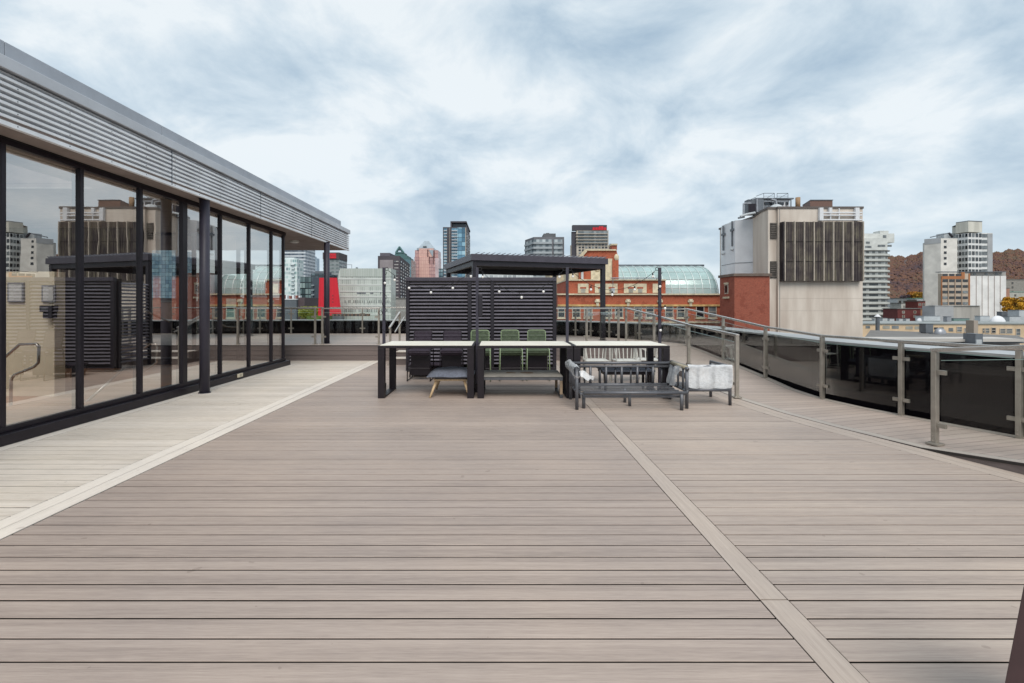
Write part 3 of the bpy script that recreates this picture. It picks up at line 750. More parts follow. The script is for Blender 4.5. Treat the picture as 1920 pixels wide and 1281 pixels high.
SP = [(d1, 792.5, 'dark woven counter stool, leftmost of the row behind the tables'), (d1, 849, 'dark woven counter stool beside the green ones'),
      (g1, 900, 'green woven counter stool half hidden by the pole with the control box'), (g1, 957, 'green woven counter stool in the middle of the three green ones'), (g1, 1006.5, 'green woven counter stool nearest the right end of the screen')]
used = set()
for o, px, lab in SP:
    c = copy_tree(o) if o.name in used else o
    used.add(o.name); c.location = (X(px, 10.25), 10.02+random.uniform(-.05,.05), 0); c.rotation_euler = (0,0,R(random.uniform(-3,3))); c['label'] = lab

# dark low slatted stand at the foot of the screen
Yl = 10.35
q = thing('low_stand', 'low dark slatted stand on the deck in front of the left end of the screen', 'stand', (X(790,Yl), Yl, 0))
x0, x1 = X(766,Yl), X(838,Yl)
for k in range(4): B(x0, x1, Yl+k*.10, Yl+k*.10+.085, .25, .28).build('slat', M_dkcord, q, bevel=.003)
B(x0+.02, x1-.02, Yl+.03, Yl+.37, .09, .20).build('shelf', M_tframe, q)
for a in (x0+.03, x1-.07):
    for b in (Yl+.01, Yl+.35): MB().tube([(a+.02,b,.25),(a,b-.03,0)], [.025,.012], 6).build('leg', M_tframe, q)

# ------------------------------------------------------------------ ottoman
ot = thing('ottoman', 'grey felt cushioned ottoman on splayed oak legs under the left table', 'ottoman', (-.82, 8.45, 0))
m = MB(); nx, ny = 20, 16; xw, yd = .40, .46
def cush(u, v):
    x = u*xw; y = v*yd; e = (1-abs(u)**5)*(1-abs(v)**5); corner = 1-.05*(abs(u)*abs(v))**2
    return x*corner, y*corner, e
top = []; bot = []
for j in range(ny+1):
    for i in range(nx+1):
        u = -1+2*i/nx; v = -1+2*j/ny; x, y, e = cush(u, v)
        m.v.append((-.82+x, 8.47+y, .355+.085*e+.006*math.sin(x*14+y*5)))
nb = len(m.v)
for j in range(ny+1):
    for i in range(nx+1):
        u = -1+2*i/nx; v = -1+2*j/ny; x, y, e = cush(u, v); m.v.append((-.82+x, 8.47+y, .352-.05*e))
w_ = nx+1
for j in range(ny):
    for i in range(nx):
        a = j*w_+i; m.f.append((a,a+1,a+w_+1,a+w_)); m.f.append((nb+a,nb+a+w_,nb+a+w_+1,nb+a+1))
m.build('cushion', M_cushion, ot, smooth=True)
m2 = MB(); loop = [(-.82+sx*xw*.955, 8.47+sy*yd*.955, .353) for sx, sy in ((-1,-1),(1,-1),(1,1),(-1,1),(-1,-1))]; m2.tube(loop, .008, 6); m2.build('piping', M_cushion, ot)
B(-1.10,-.54,8.12,8.82,.275,.302).build('seat_base', M_wood, ot, bevel=.004)
for sx in (-1, 1):
    for sy in (-1, 1): MB().tube([(-.82+sx*.235, 8.47+sy*.30, .28), (-.82+sx*.335, 8.47+sy*.42, 0)], [.026,.018], 10).build('leg', M_wood, ot, smooth=True)

# ------------------------------------------------------------------ low bench with stains
M_btop = mat('weathered bench top', '86827b', .7, var=.16, vscale=9, stretch=(1,4,1))
bn = thing('low_bench', 'low weathered grey bench with two brown stains under the middle table', 'bench', (.36, 8.35, 0))
bx0, bx1, by0, by1 = -.34, 1.07, 8.03, 8.75
B(bx0, bx1, by0, by1, .352, .372).build('bench_top', M_btop, bn, bevel=.003)
st = mat('brown stain', '6b5645', .8, var=.3, vscale=30)
for (cx, r1) in ((X(957,8.42), .085), (X(988.5,8.46), .115)):
    q = MB(); pl = []
    for k in range(26):
        a = 2*math.pi*k/26; rr = 1+.12*math.sin(3*a+cx*9)+.07*math.sin(7*a); pl.append((cx+r1*rr*math.cos(a), 8.42+r1*.9*rr*math.sin(a)))
    q.prism(pl, .3725, .3735).build('stain', st, bn)
m = MB(); m.box(bx0+.02,bx1-.02,by0+.01,by0+.05,.30,.350); m.box(bx0+.02,bx1-.02,by1-.05,by1-.01,.30,.350); m.build('apron', M_graymetal, bn, bevel=.003)
for x in (bx0+.0, bx1-.045):
    for y in (by0, by1-.045):
        l = B(x, x+.045, y, y+.045, .06, .29).build('leg', mat('tan wood','a08a72',.7,var=.2,vscale=8), bn, bevel=.004)
        B(x-.001, x+.046, y-.001, y+.046, 0, .0595).build('foot', M_graymetal, l); B(x-.001, x+.046, y-.001, y+.046, .2905, .351).build('bracket', M_graymetal, l)
    B(x+.01, x+.035, by0+.046, by1-.046, .01, .035).build('stretcher', M_graymetal, bn)

# ------------------------------------------------------------------ tube sofa frame
M_wrap = bpy.data.materials.new('foam wrap'); M_wrap.use_nodes = True; t_ = M_wrap.node_tree; t_.nodes.clear()
o_ = N(t_, 'ShaderNodeOutputMaterial'); mxx = N(t_, 'ShaderNodeMixShader'); tr_ = N(t_, 'ShaderNodeBsdfTransparent'); pr_ = N(t_, 'ShaderNodeBsdfPrincipled')
pr_.inputs['Base Color'].default_value = (.86,.88,.90,1); pr_.inputs['Roughness'].default_value = .18
g_ = N(t_, 'ShaderNodeTexCoord'); vo = N(t_, 'ShaderNodeTexVoronoi'); vo.inputs['Scale'].default_value = 45; L(t_, g_.outputs['Object'], vo.inputs['Vector'])
bb = N(t_, 'ShaderNodeBump'); bb.inputs['Strength'].default_value = .9; bb.inputs['Distance'].default_value = .006; L(t_, vo.outputs['Distance'], bb.inputs['Height']); L(t_, bb.outputs[0], pr_.inputs['Normal'])
fz_ = ramp(t_, noise(t_, g_.outputs['Object'], 16, 5, .6), [(.38,(.50,)*3),(.6,(.64,)*3)])
L(t_, fz_, mxx.inputs[0]); L(t_, tr_.outputs[0], mxx.inputs[1]); L(t_, pr_.outputs[0], mxx.inputs[2]); L(t_, mxx.outputs[0], o_.inputs[0])
sf = thing('sofa_frame', 'dark grey tubular sofa frame without cushions, in front of the right table', 'sofa frame', (2.0, 7.5, 0))
SX0_, SX1_, SYf, SYb = 1.165, 2.83, 7.15, 7.93
def tb_(name, *pts, r=.021, par_=None): return MB().tube(pts, r, 12).build(name, M_greytube, par_ or sf, smooth=True)
tb_('leg', (SX0_,SYf,0),(SX0_,SYf,.605), r=.025); tb_('leg', (SX1_,SYf+.07,0),(SX1_,SYf+.07,.605), r=.025)
tb_('leg', (SX0_+.02,SYb,0),(SX0_+.02,SYb,.60), r=.025); tb_('leg', (SX1_,SYb,0),(SX1_,SYb,.60), r=.025)
tb_('back_rail', (SX0_+.02,SYb,.60),(SX1_,SYb,.60), r=.025); tb_('back_rail', (SX0_+.02,SYb,.545),(SX1_,SYb,.545), r=.019)
for i in range(5):
    x = X(1107+i*29.3, SYb); tb_('back_bar', (x,SYb,.54),(x,SYb,.25), r=.022)
for i in range(6):
    x = X(1095+i*28.6, SYb+.12); tb_('rear_bar', (x,SYb+.06,.53),(x,SYb+.06,.25), r=.015)
tb_('rear_rail', (SX0_+.05,SYb+.06,.53),(SX1_-.02,SYb+.06,.53), r=.015); tb_('rear_rail', (SX0_+.05,SYb+.06,.25),(SX1_-.02,SYb+.06,.25), r=.015)
for x in (SX0_, SX1_):
    tb_('arm_rail', (x,SYf+.03,.60),(x+.01,SYb,.60), r=.025); tb_('arm_rail', (x,SYf+.03,.26),(x+.01,SYb,.26), r=.019)
    for k in range(3): y = SYf+.22+k*.2; tb_('arm_bar', (x,y,.60),(x,y,.26), r=.016)
tb_('seat_rail', (SX0_+.10,SYf+.0,.247),(SX1_-.02,SYf+.0,.247), r=.027); tb_('seat_rail', (SX0_+.06,SYb-.03,.247),(SX1_-.06,SYb-.03,.247), r=.022)
for y in (7.36, 7.55, 7.73): B(SX0_+.07, SX1_-.07, y-.02, y+.02, .246, .258).build('seat_slat', M_greytube, sf, bevel=.004)
for x in (SX0_+.07, SX1_-.07): B(x-.02, x+.02, SYf+.02, SYb-.02, .205, .234).build('side_rail', M_greytube, sf, bevel=.004)
B(SX0_+.1, SX1_-.1, SYf+.03, SYf+.07, .17, .203).build('under_rail', M_greytube, sf, bevel=.004)
tb_('seat_leg', (SX0_+.12,SYf+.1,0),(SX0_+.12,SYf+.1,.235), r=.026); tb_('seat_leg', (SX1_-.12,SYf-.04,0),(SX1_-.12,SYf-.04,.235), r=.026)
tb_('seat_leg', (2.02,SYb-.25,0),(2.02,SYb-.25,.235), r=.024); tb_('seat_leg', (2.02,SYf+.25,.0),(2.02,SYf+.25,.20), r=.024)
# small hanging table frame behind: dark grey low table seen through the bars
ct = thing('coffee_table', 'dark low coffee table seen through the sofa back bars', 'table', (X(1180,8.7), 8.7, 0))
xa, xb = X(1128,8.5), X(1226,8.5)
B(xa, xb, 8.42, 9.0, .385, .41).build('tabletop', M_cushion, ct, bevel=.004); B(xa+.03, xb-.03, 8.45, 8.97, .33, .384).build('apron', M_tframe, ct)
for x in (xa+.04, xb-.08):
    for y in (8.46, 8.92): B(x, x+.04, y, y+.04, 0, .33).build('leg', M_tframe, ct)
# bubble wrap pieces: crumpled closed shells round the arms
def crumple(name, lab, ring, closed=True, amp=.014, seed=1, group='pieces of foam wrap on the furniture'):
    """ring: list of cross-sections, each a list of points"""
    rnd = random.Random(seed); m = MB(); n = len(ring[0])
    for sec in ring:
        for p in sec: m.v.append((p[0]+rnd.uniform(-amp,amp), p[1]+rnd.uniform(-amp,amp), p[2]+rnd.uniform(-amp,amp)))
    for i in range(len(ring)-1):
        for k in range(n if closed else n-1):
            j = (k+1) % n; m.f.append((i*n+k, i*n+j, (i+1)*n+j, (i+1)*n+k))
    o = m.build(name, M_wrap, None, smooth=True)
    sb = o.modifiers.new('sub', 'SUBSURF'); sb.levels = sb.render_levels = 2
    return tag(o, lab, 'packing wrap', group)
def arm_ring(x, y0, y1, zc, r0, hang, n=12, m_=9, side=0):
    out = []
    for i in range(m_):
        t = i/(m_-1); y = y0+(y1-y0)*t; s = []
        for k in range(n):
            a = 2*math.pi*k/n; hh = hang(t) if math.sin(a) < -.3 else 0
            s.append((x+r0*math.cos(a)*(1 if not hh else 1.15)+side*hh*.25, y, zc+r0*math.sin(a)-hh*abs(math.sin(a))))
        out.append(s)
    return out
crumple('foam_wrap', 'white foam wrap crumpled over the left arm of the sofa frame', arm_ring(SX0_, 7.08, 7.98, .60, .052, lambda t: .06+.10*max(0, math.sin(t*7))*(1-t)), seed=3, amp=.017)
crumple('foam_wrap', 'loose flap of white foam wrap hanging inside the left sofa arm', [[(SX0_+.02+.24*t, 7.12-.04*t, .575-.05*t+.03*math.sin(t*6)), (SX0_+.03+.22*t, 7.08, .53-.06*t), (SX0_+.05+.17*t, 7.08, .485-.045*t+.03*math.sin(t*9))] for t in [i/6 for i in range(7)]], closed=False, seed=5, amp=.014)
crumple('foam_wrap', 'translucent foam wrap draped over the rear of the right sofa arm', [[(SX1_-.10+.10*s*(1-t*.2)-.03*(1-s)+.02*math.sin(7*t), 7.95-.62*t*s-.02*s, .615-(.05+.30*(s if True else 0))*(1.0-.25*t)*0-.34*u_) for (s, u_) in ((1,0),(.8,.25),(.7,.5),(.62,.75),(.55,1.0))] for t in [i/7 for i in range(8)]], closed=False, seed=8, amp=.012)
MB().tube([(SX1_+.004,7.85,.612),(SX1_+.004,7.25,.612)], .032, 12).build('arm_sleeve', mat('tan sleeve','9f9682',.6,var=.2,vscale=12), sf, smooth=True)
# ------------------------------------------------------------------ wrapped armchair frame
ac = thing('armchair_frame', 'dark grey tubular armchair frame turned away, its back wrapped in white foam', 'armchair frame', (3.25, 7.7, 0))
ax0, ax1, ay0, ay1 = 2.93, 3.60, 7.47, 8.15
for x, y in ((ax1,ay0),(ax1,ay1),(ax0,ay1)): tb_('leg', (x,y,0),(x,y,.60), r=.024, par_=ac)
tb_('leg', (ax0,ay0,.0),(ax0,ay0,.60), r=.024, par_=ac)
for z, r in ((.60,.024),(.235,.024)):
    tb_('rail', (ax0,ay0,z),(ax1,ay0,z), r=r, par_=ac); tb_('rail', (ax0,ay0,z),(ax0,ay1,z), r=r, par_=ac); tb_('rail', (ax1,ay0,z),(ax1,ay1,z), r=r, par_=ac)
tb_('rail', (ax0,ay1,.235),(ax1,ay1,.235), r=.02, par_=ac)
for px in (1309, 1338): tb_('back_bar', (X(px,ay0),ay0,.24),(X(px,ay0),ay0,.60), r=.02, par_=ac)
for k in range(3): y = ay0+.17+k*.17; tb_('back_bar', (ax1,y,.24),(ax1,y,.60), r=.018, par_=ac)
for k in range(4): B(ax0+.03, ax1-.03, ay0+.1+k*.15, ay0+.15+k*.15, .236, .255).build('seat_slat', M_greytube, ac, bevel=.003)
secs_ = []
for i in range(13):
    x = ax0+.015+(ax1-ax0+.01)*i/12; dd = .026+.004*math.sin(i*1.7)
    secs_.append([(x, ay0-dd, .262),(x, ay0-dd-.004, .36),(x, ay0-dd+.006, .45),(x, ay0-dd, .55),(x, ay0-.036, .605),(x, ay0, .642),(x, ay0+.04, .60),(x, ay0+.034, .45),(x, ay0+.032, .27)])
crumple('foam_wrap', 'sheet of white foam wrap covering the back of the armchair frame', secs_, closed=False, amp=.009, seed=11)
sd_ = []
for i in range(9):
    y = ay0-.02+.62*i/8
    sd_.append([(ax1+.03,y,.27),(ax1+.034,y,.40),(ax1+.036,y,.54),(ax1+.0,y,.635),(ax1-.032,y,.58),(ax1-.03,y,.40)])
crumple('foam_wrap', 'white foam wrap on the right arm of the armchair frame', sd_, closed=False, amp=.009, seed=12)

# ------------------------------------------------------------------ white slat-back chairs under the right table
def make_wchair():
    t = thing('slat_back_chair', '', 'chair', (0,0,0), 'white slat-back chairs')
    W = .23
    MB().tube([(-W-.02,-.20,.70),(-W,.04,.715),(-W*.6,.14,.715),(W*.6,.14,.715),(W,.04,.715),(W+.02,-.20,.70)], .018, 8).build('top_rail', M_white, t, smooth=True)
    for k in range(5):
        x = -W*.8+W*1.6*k/4; MB().tube([(x,.13,.71),(x*.85,.09,.46)], .011, 6).build('back_slat', M_white, t)
    B(-W,W,-.22,.20,.43,.455).build('seat', M_white, t, bevel=.008)
    for sx in (-1,1):
        MB().tube([(sx*(W+.01),-.19,.70),(sx*(W+.015),-.21,0)], [.018,.014], 8).build('leg', M_white, t)
        MB().tube([(sx*W,.10,.71),(sx*(W-.02),.22,0)], [.018,.013], 8).build('leg', M_white, t)
    return t
wc = make_wchair()
for i, (px, y, rz, lab) in enumerate(((1117, 9.75, 0, 'white slat-back chair under the right table, nearer the middle pole'), (1172, 9.72, 4, 'white slat-back chair seen under the centre of the right table'), (1212, 9.9, -6, 'white slat-back chair under the right end of the right table'))):
    c = wc if i == 0 else copy_tree(wc); c.location = (X(px, y), y, 0); c.rotation_euler = (0,0,R(rz)); c['label'] = lab
q = thing('junction_box', 'small dark box fixed under the left end of the right table', 'box', (X(1084,8.5), 8.5, .66))
B(X(1077,8.4), X(1094,8.4), 8.4, 8.55, .66, TH-.054).build('body', M_tframe, q, bevel=.004)
MB().tube([(X(1088,8.4),8.42,.66),(X(1090,8.4),8.40,.62),(X(1080,8.4),8.42,.60)], .006, 6).build('cable', M_wire, q)

# dark tapered box at the bottom right corner, close to the camera
q = thing('tapered_box', 'dark brown tapered panel standing at the bottom right corner, cut by the frame', 'box', (2.0, 1.75, 0))
m = MB(); zt_ = .615
bx = [(1.63,1.60,0),(2.25,1.60,0),(2.25,1.75,0),(1.86,1.75,0),(1.75,1.60,zt_),(2.15,1.60,zt_-.04),(2.15,1.72,zt_-.04),(1.90,1.72,zt_)]
m.v = bx; m.f = [(0,3,2,1),(4,5,6,7),(0,1,5,4),(1,2,6,5),(2,3,7,6),(3,0,4,7)]
m.build('body', mat('dark brown panel', '3d2a2c', .55, var=.2, vscale=4), q, bevel=.004)
B(1.93,2.1,1.62,1.70,zt_-.07,zt_-.012).build('lid', M_tframe, q, bevel=.004)
# ------------------------------------------------------------------ city helpers
GZ = -24.0
def bld(name, lab, cat, px0, px1, pyt, Y, d, m, group=None, z0=GZ, part_name='wall'):
    x0, x1, zt_ = X(px0, Y), X(px1, Y), Z(pyt, Y)
    r = thing(name, lab, cat, ((x0+x1)/2, Y+d/2, z0), group)
    B(x0, x1, Y, Y+d, z0, zt_).build(part_name, m, r)
    return r, x0, x1, zt_
def blk(r, nm, m, px0, px1, pyt, pyb, Y, d, **k):
    return B(X(px0,Y), X(px1,Y), Y, Y+d, Z(pyb,Y), Z(pyt,Y)).build(nm, m, r, **k)
def dep(px1, pxs, Y): return Y*((px1-CX)/(pxs-CX)-1)
def rings(r, nm, m, x0, x1, y0, y1, zs, h, proud):
    for z in zs: B(x0-proud, x1+proud, y0-proud, y1+proud, z, z+h).build(nm, m, r)
def frange(a, b, s):
    o = []
    while a < b: o.append(a); a += s
    return o
WG = [M_wing, M_wing, M_wing2, M_wing3]
def fwin(r, xa, xb, za, zb_, Y, frame=None, sill=None, mats=WG, nm='window', rnd=True, split=False):
    """window on a front wall at depth Y"""
    g = random.choice(mats)
    if frame:
        t = min(.12, (xb-xa)*.12); f = MB()
        f.box(xa-t, xa, Y-.10, Y+.02, za-t, zb_+t); f.box(xb, xb+t, Y-.10, Y+.02, za-t, zb_+t)
        f.box(xa, xb, Y-.10, Y+.02, zb_, zb_+t); f.box(xa, xb, Y-.10, Y+.02, za-t, za)
        f.box(xa, xb, Y-.09, Y+.02, (za+zb_)/2-.05, (za+zb_)/2+.05)
        o = f.build(nm, frame, r); B(xa, xb, Y-.05, Y+.02, za, zb_).build('pane', g, o)
    else: o = B(xa, xb, Y-.05, Y+.02, za, zb_).build(nm, g, r)
    if sill: B(xa-.2, xb+.2, Y-.22, Y-.01, za-.32, za-.13).build('sill', sill, o)
    return o
def swin(r, ya, yb, za, zb_, x, s, mats=WG, nm='window'):
    return B(x-.05 if s > 0 else x-.02, x+.02 if s > 0 else x+.05, ya, yb, za, zb_).build(nm, random.choice(mats), r) if False else B(x-.06, x+.06, ya, yb, za, zb_).build(nm, random.choice(mats), r)
MT = lambda n, c, **k: mat(n, c, k.pop('rough', .7), var=k.pop('var', .12), vscale=k.pop('vscale', .15), **k)

# ------------------------------------------------------------------ brick building complex (right of centre)
YB = 80.0
br = thing('brick_building', 'long red brick building with stone trim and paired windows behind the ramp railing', 'building', (X(1200,YB), YB+8, GZ))
blk(br, 'wall', M_brick, 1046, 1352, 552.5, 620, YB, 18)
B(X(1046,YB), X(1352,YB), YB, YB+18, GZ, Z(620,YB)-.001).build('lower_wall', M_brick2, br)
blk(br, 'cornice', M_stone, 1045, 1352, 550.6, 553.2, YB-.35, 1.2)
blk(br, 'stone_band', M_stone2, 1046, 1352, 571, 574.5, YB-.22, .5)
blk(br, 'stone_band', M_stone, 1046, 1352, 603, 606, YB-.22, .5)
for (a, b) in ((1047,1058),(1074,1087),(1096,1109.5),(1134,1146),(1154,1167),(1190,1202.5),(1212,1225),(1248,1261),(1270,1283),(1306,1319),(1329,1342)):
    fwin(br, X(a,YB), X(b,YB), Z(594.5,YB), Z(575.5,YB), YB, frame=M_winfr, sill=M_stone, mats=[M_wing, M_wing, M_wing2])
for px in (1120.5, 1178, 1238, 1295.5):
    m = MB(); Y = YB-.28
    m.box(X(px-2.3,Y), X(px+2.3,Y), Y, Y+.4, Z(574.5,Y), Z(566,Y)); m.box(X(px-5,Y), X(px+5,Y), Y+.02, Y+.4, Z(567,Y), Z(563.2,Y)); m.box(X(px-3.4,Y), X(px+3.4,Y), Y-.03, Y+.4, Z(563.1,Y), Z(560.8,Y))
    m.ball((X(px,Y), Y+.1, Z(565.6,Y)), .30, 8, 5); m.build('carved_keystone', M_stone, br)
# attic storey with stone panels
blk(br, 'attic_wall', M_brick, 1063, 1248, 526, 550.5, YB+.6, 14)
blk(br, 'attic_coping', M_stone, 1062, 1249, 523.8, 526.3, YB+.35, 14.4)
for (a, b, ns) in ((1083.5,1103.5,[1093.5]),(1115.5,1158,[1127,1147]),(1170,1212.5,[1183,1200.5]),(1224,1236,[])):
    po = blk(br, 'stone_panel', M_stone, a, b, 532, 549.3, YB+.48, .3)
    for n in ns:
        m = MB(); Y = YB+.42; m.box(X(n-5.6,Y), X(n+5.6,Y), Y, Y+.1, Z(541.3,Y), Z(538.3,Y)); m.build('brick_inlay', M_brick, po)
        B(X(n-4,Y), X(n+4,Y), Y+.01, Y+.1, Z(549.2,Y), Z(541.4,Y)).build('blind_opening', M_wing3, po)
m = MB(); Y = YB; z = Z(521.5,Y); m.tube([(X(1145,Y),Y,z),(X(1236,Y),Y,z)], .09, 6)
m.build('roof_pipe', M_pipe, br)
for a in (1152, 1195, 1232): MB().tube([(X(a,Y),Y,z-.1),(X(a,Y),Y+.2,Z(524,Y))], .06, 5).build('pipe_support', M_pipe, br)
blk(br, 'antenna_box', M_lgrey, 1147, 1153, 540.5, 549, YB-.1, .5); MB().tube([(X(1149,YB),YB-.1,Z(541,YB)),(X(1149,YB),YB-.1,Z(521,YB))], .05, 5).build('antenna_mast', M_grey, br)
# gabled brick block
YG = 84.0
gb = thing('brick_gable_block', 'taller red brick block with stone panel, crest and corner chimney above the long building', 'building', (X(1125,YG), YG+5, GZ))
m = MB(); pl = [(1086,560),(1160,560),(1160,486),(1158,478),(1156,469.5),(1099,469.5),(1096,472),(1088,481),(1086,486)]
n = len(pl); m.v = [(X(a,YG),YG,Z(b,YG)) for a,b in pl]+[(X(a,YG),YG+4,Z(b,YG)) for a,b in pl]
m.f = [tuple(range(n)), tuple(reversed(range(n,2*n)))]+[(i,n+i,n+(i+1)%n,(i+1)%n) for i in range(n)]
m.build('wall', M_brick, gb)
blk(gb, 'lower_wall', M_brick, 1086, 1160, 560.2, 800, YG, 4)
blk(gb, 'coping', M_stone, 1098, 1156, 467.4, 470, YG-.3, 4.5)
m = MB(); m.bar(P(1098.5,470,YG-.1), P(1085.5,484.5,YG-.1), .5, .45, up=(0,1,0)); m.build('raked_coping', M_stone, gb)
blk(gb, 'chimney', M_brick2, 1147.5, 1157, 460, 469.3, YG+.3, 2.4); blk(gb, 'chimney_cap', M_stone, 1146.8, 1157.8, 457, 460, YG+.1, 2.8)
blk(gb, 'stone_panel', M_stone, 1108, 1148, 485, 524, YG-.15, .3)
m = MB(); m.ball(P(1120,504,YG-.2), .5, 12, 8, (1,.4,1)); m.build('crest', M_stone, gb)
for (a, b) in ((1152.5,1159.5),(1087,1096)): m = MB(); m.ball(P((a+b)/2,483,YG-.1), .42, 10, 8, (1,.5,1.5)); m.build('carved_capital', M_stone, gb)
blk(gb, 'pilaster', M_brick, 1148.5, 1160, 488, 524, YG-.45, .6)
MB().tube([P(1143,457,YG+1), P(1143,468,YG+1)], .05, 5).build('roof_post', M_grey, gb); MB().tube([P(1143,457.5,YG+1), P(1155,457.5,YG+1)], .04, 5).build('roof_rail', M_grey, gb)
blk(gb, 'side_wall', M_stone, 1068, 1087, 505, 526, YG+1, 8); blk(gb, 'vent_pipe', M_lgrey, 1090, 1094, 500, 524, YG-.5, .5)
# glass barrel vault
YV = 86.0
M_vault = grid_mat('vault glass', ['7f9c9a','8fb0ac','a4c0bc','97b4b2'], 3.1, 1.6, rough=.12, line='d3dcdb', lw=.05, lh=.0, spec=.8)
M_vault2 = mat('vault glass pane', 'a9c1bf', .22, .15, var=.3, vscale=.12, spec=.9)
gv = thing('glass_vault', 'curved glass barrel roof beside the brick gable, left of the concrete tower', 'glass roof', (X(1255,YV), YV+4, 0))
vx0, vx1 = X(1158,YV), X(1366,YV); zb0, zt0 = Z(551,YV), Z(494.5,YV); RV = zt0-zb0; RE = 3.2
def vpt(u, a):
    """u in metres from the left, a = 0 at the springing .. pi/2 at the crown"""
    c, s = math.cos(a), math.sin(a)
    return (u, YV+RV*1.15*(1-c), zb0+RV*s)
nx_, na = 12, 10; m = MB(); L_ = vx1-RE-vx0
for i in range(nx_):
    u0, u1 = vx0+L_*i/nx_, vx0+L_*(i+1)/nx_
    for k in range(na):
        a0, a1 = math.pi/2*k/na, math.pi/2*(k+1)/na; m.quad(vpt(u0,a0), vpt(u1,a0), vpt(u1,a1), vpt(u0,a1))
def ept(t, a):  # rounded right end, t 0..1 -> 90 degrees round
    c, s = math.cos(a), math.sin(a); th = t*math.pi/2
    return (vx1-RE+RE*c*math.sin(th), YV+RV*1.15*(1-c*math.cos(th)), zb0+RV*s)
for i in range(6):
    for k in range(na):
        a0, a1 = math.pi/2*k/na, math.pi/2*(k+1)/na; m.quad(ept(i/6,a0), ept((i+1)/6,a0), ept((i+1)/6,a1), ept(i/6,a1))
m.build('glass_skin', M_vault2, gv, smooth=True)
M_rib = mat('vault rib', 'ccd6d5', .4, .2, var=.05)
for i in range(nx_+1):
    u = vx0+L_*i/nx_; MB().tube([Vector(vpt(u, math.pi/2*k/na))+Vector((0,-.05,.03)) for k in range(na+1)], .075, 5).build('rib', M_rib, gv)
for i in (2, 4, 6): MB().tube([Vector(ept(i/6, math.pi/2*k/na))+Vector((.03,-.05,.03)) for k in range(na+1)], .075, 5).build('rib', M_rib, gv)
for k in (1.2, 3.2, 5.4, 7.6): a = math.pi/2*k/na; MB().tube([Vector(vpt(vx0,a))+Vector((0,-.03,.02))]+[Vector(vpt(vx0+L_,a))+Vector((0,-.03,.02))]+[Vector(ept(i/6,a))+Vector((0,-.03,.02)) for i in range(1,7)], .04, 5).build('purlin', M_rib, gv)
B(vx0, vx1-1.8, YV+RV*1.1, YV+RV*1.3, zt0, zt0+.35).build('ridge', M_grey, gv)
B(vx0, vx1, YV+.02, YV+12, GZ, zb0-.01).build('wall_below', M_brick, gv)
B(vx0, vx1-RE, YV+RV*1.3, YV+12, GZ+.1, zt0-.3).build('rear_wall', M_stone, gv)

# ------------------------------------------------------------------ concrete tower
YT = 72.0
tw = thing('concrete_tower', 'stained concrete tower with a dark louvred screen high on its blank front', 'tower', (48, 80, GZ))
zt1 = Z(391.5, YT)
m = MB(); m.prism([(41.9,72),(54.6,72),(54.6,92),(42.4,92),(42.3,79.9),(41.0,75.0),(40.65,72.4),(41.88,72.4)], GZ, zt1); m.build('wall', M_conc, tw)
m = MB(); m.prism([(41.8,71.9),(54.7,71.9),(54.7,92.1),(42.2,92.1),(42.15,79.9),(40.85,75.0),(40.5,72.3),(41.8,72.3)], zt1+.001, zt1+.32); m.build('parapet_cap', mat('brown flashing','5c534f',.6), tw)
zl = Z(411, 80)
m = MB(); m.prism([(42.28,79.8),(42.6,92),(42.5,91.9),(40.3,86.7),(40.05,81.3)][::-1], Z(640,80), zl+.0); m.build('clad_wing', M_concw, tw)
for (z) in (Z(493,81),): m = MB(); m.bar((42.26,79.74,z),(40.02,81.24,z), .06, .06); m.bar((40.02,81.26,z),(40.27,86.7,z), .06,.06); m.build('seam', M_grey, tw)
M_louv = mat('grey louvre', '6c6660', .7, var=.3, vscale=3)
for (a, b) in ((418,448),(490,521)):
    o = B(X(1444.5,72.3), X(1457,72.3), 72.30, 72.42, Z(b,72.3), Z(a,72.3)).build('vent_louvre', mat('louvre dark','3d3835',.8), tw)
    for k in range(9): zz_ = Z(b,72.3)+(Z(a,72.3)-Z(b,72.3))*(k+.25)/9; B(X(1444.5,72.3), X(1457,72.3), 72.22, 72.295, zz_, zz_+.12).build('blade', M_louv, o)
# joints on the front
for px in (1461.5,): B(X(px,72), X(px,72)+.07, 71.985, 72.01, GZ, zt1).build('joint', M_grey, tw)
for py in (560, 583): B(41.95, 54.55, 71.99, 72.01, Z(py,72), Z(py,72)+.03).build('joint', mat('joint line','a39a90',.9), tw)
B(40.7, 41.85, 72.36, 72.39, Z(522,72), Z(522,72)+.06).build('joint', M_grey, tw)
# louvred dark panel
M_pan = bpy.data.materials.new('weathered panel'); M_pan.use_nodes = True; t_ = M_pan.node_tree; t_.nodes.clear()
o_ = N(t_, 'ShaderNodeOutputMaterial'); p_ = N(t_, 'ShaderNodeBsdfPrincipled'); L(t_, p_.outputs[0], o_.inputs[0]); p_.inputs['Roughness'].default_value = .7
g_ = N(t_, 'ShaderNodeTexCoord'); mp = N(t_, 'ShaderNodeMapping'); mp.inputs['Scale'].default_value = (5, 1, .18); L(t_, g_.outputs['Object'], mp.inputs[0])
f1 = noise(t_, mp.outputs[0], 1, 5, .7); f2 = noise(t_, g_.outputs['Object'], .45, 4, .6)
L(t_, ramp(t_, math_(t_, 'ADD', math_(t_, 'MULTIPLY', f1, .6), math_(t_, 'MULTIPLY', f2, .4)), [(.36, hexc('2a2329')), (.5, hexc('4a4240')), (.64, hexc('77705f'))]), p_.inputs['Base Color'])
xa, xb = X(1466.5,71.5), X(1616.5,71.5); za, zb_ = Z(527.5,71.5), Z(416.5,71.5)
lp = B(xa, xb, 71.3, 71.98, za, zb_).build('louvred_screen', M_pan, tw)
M_fin = mat('pale fin', 'b9ad9f', .7, var=.15, vscale=1)
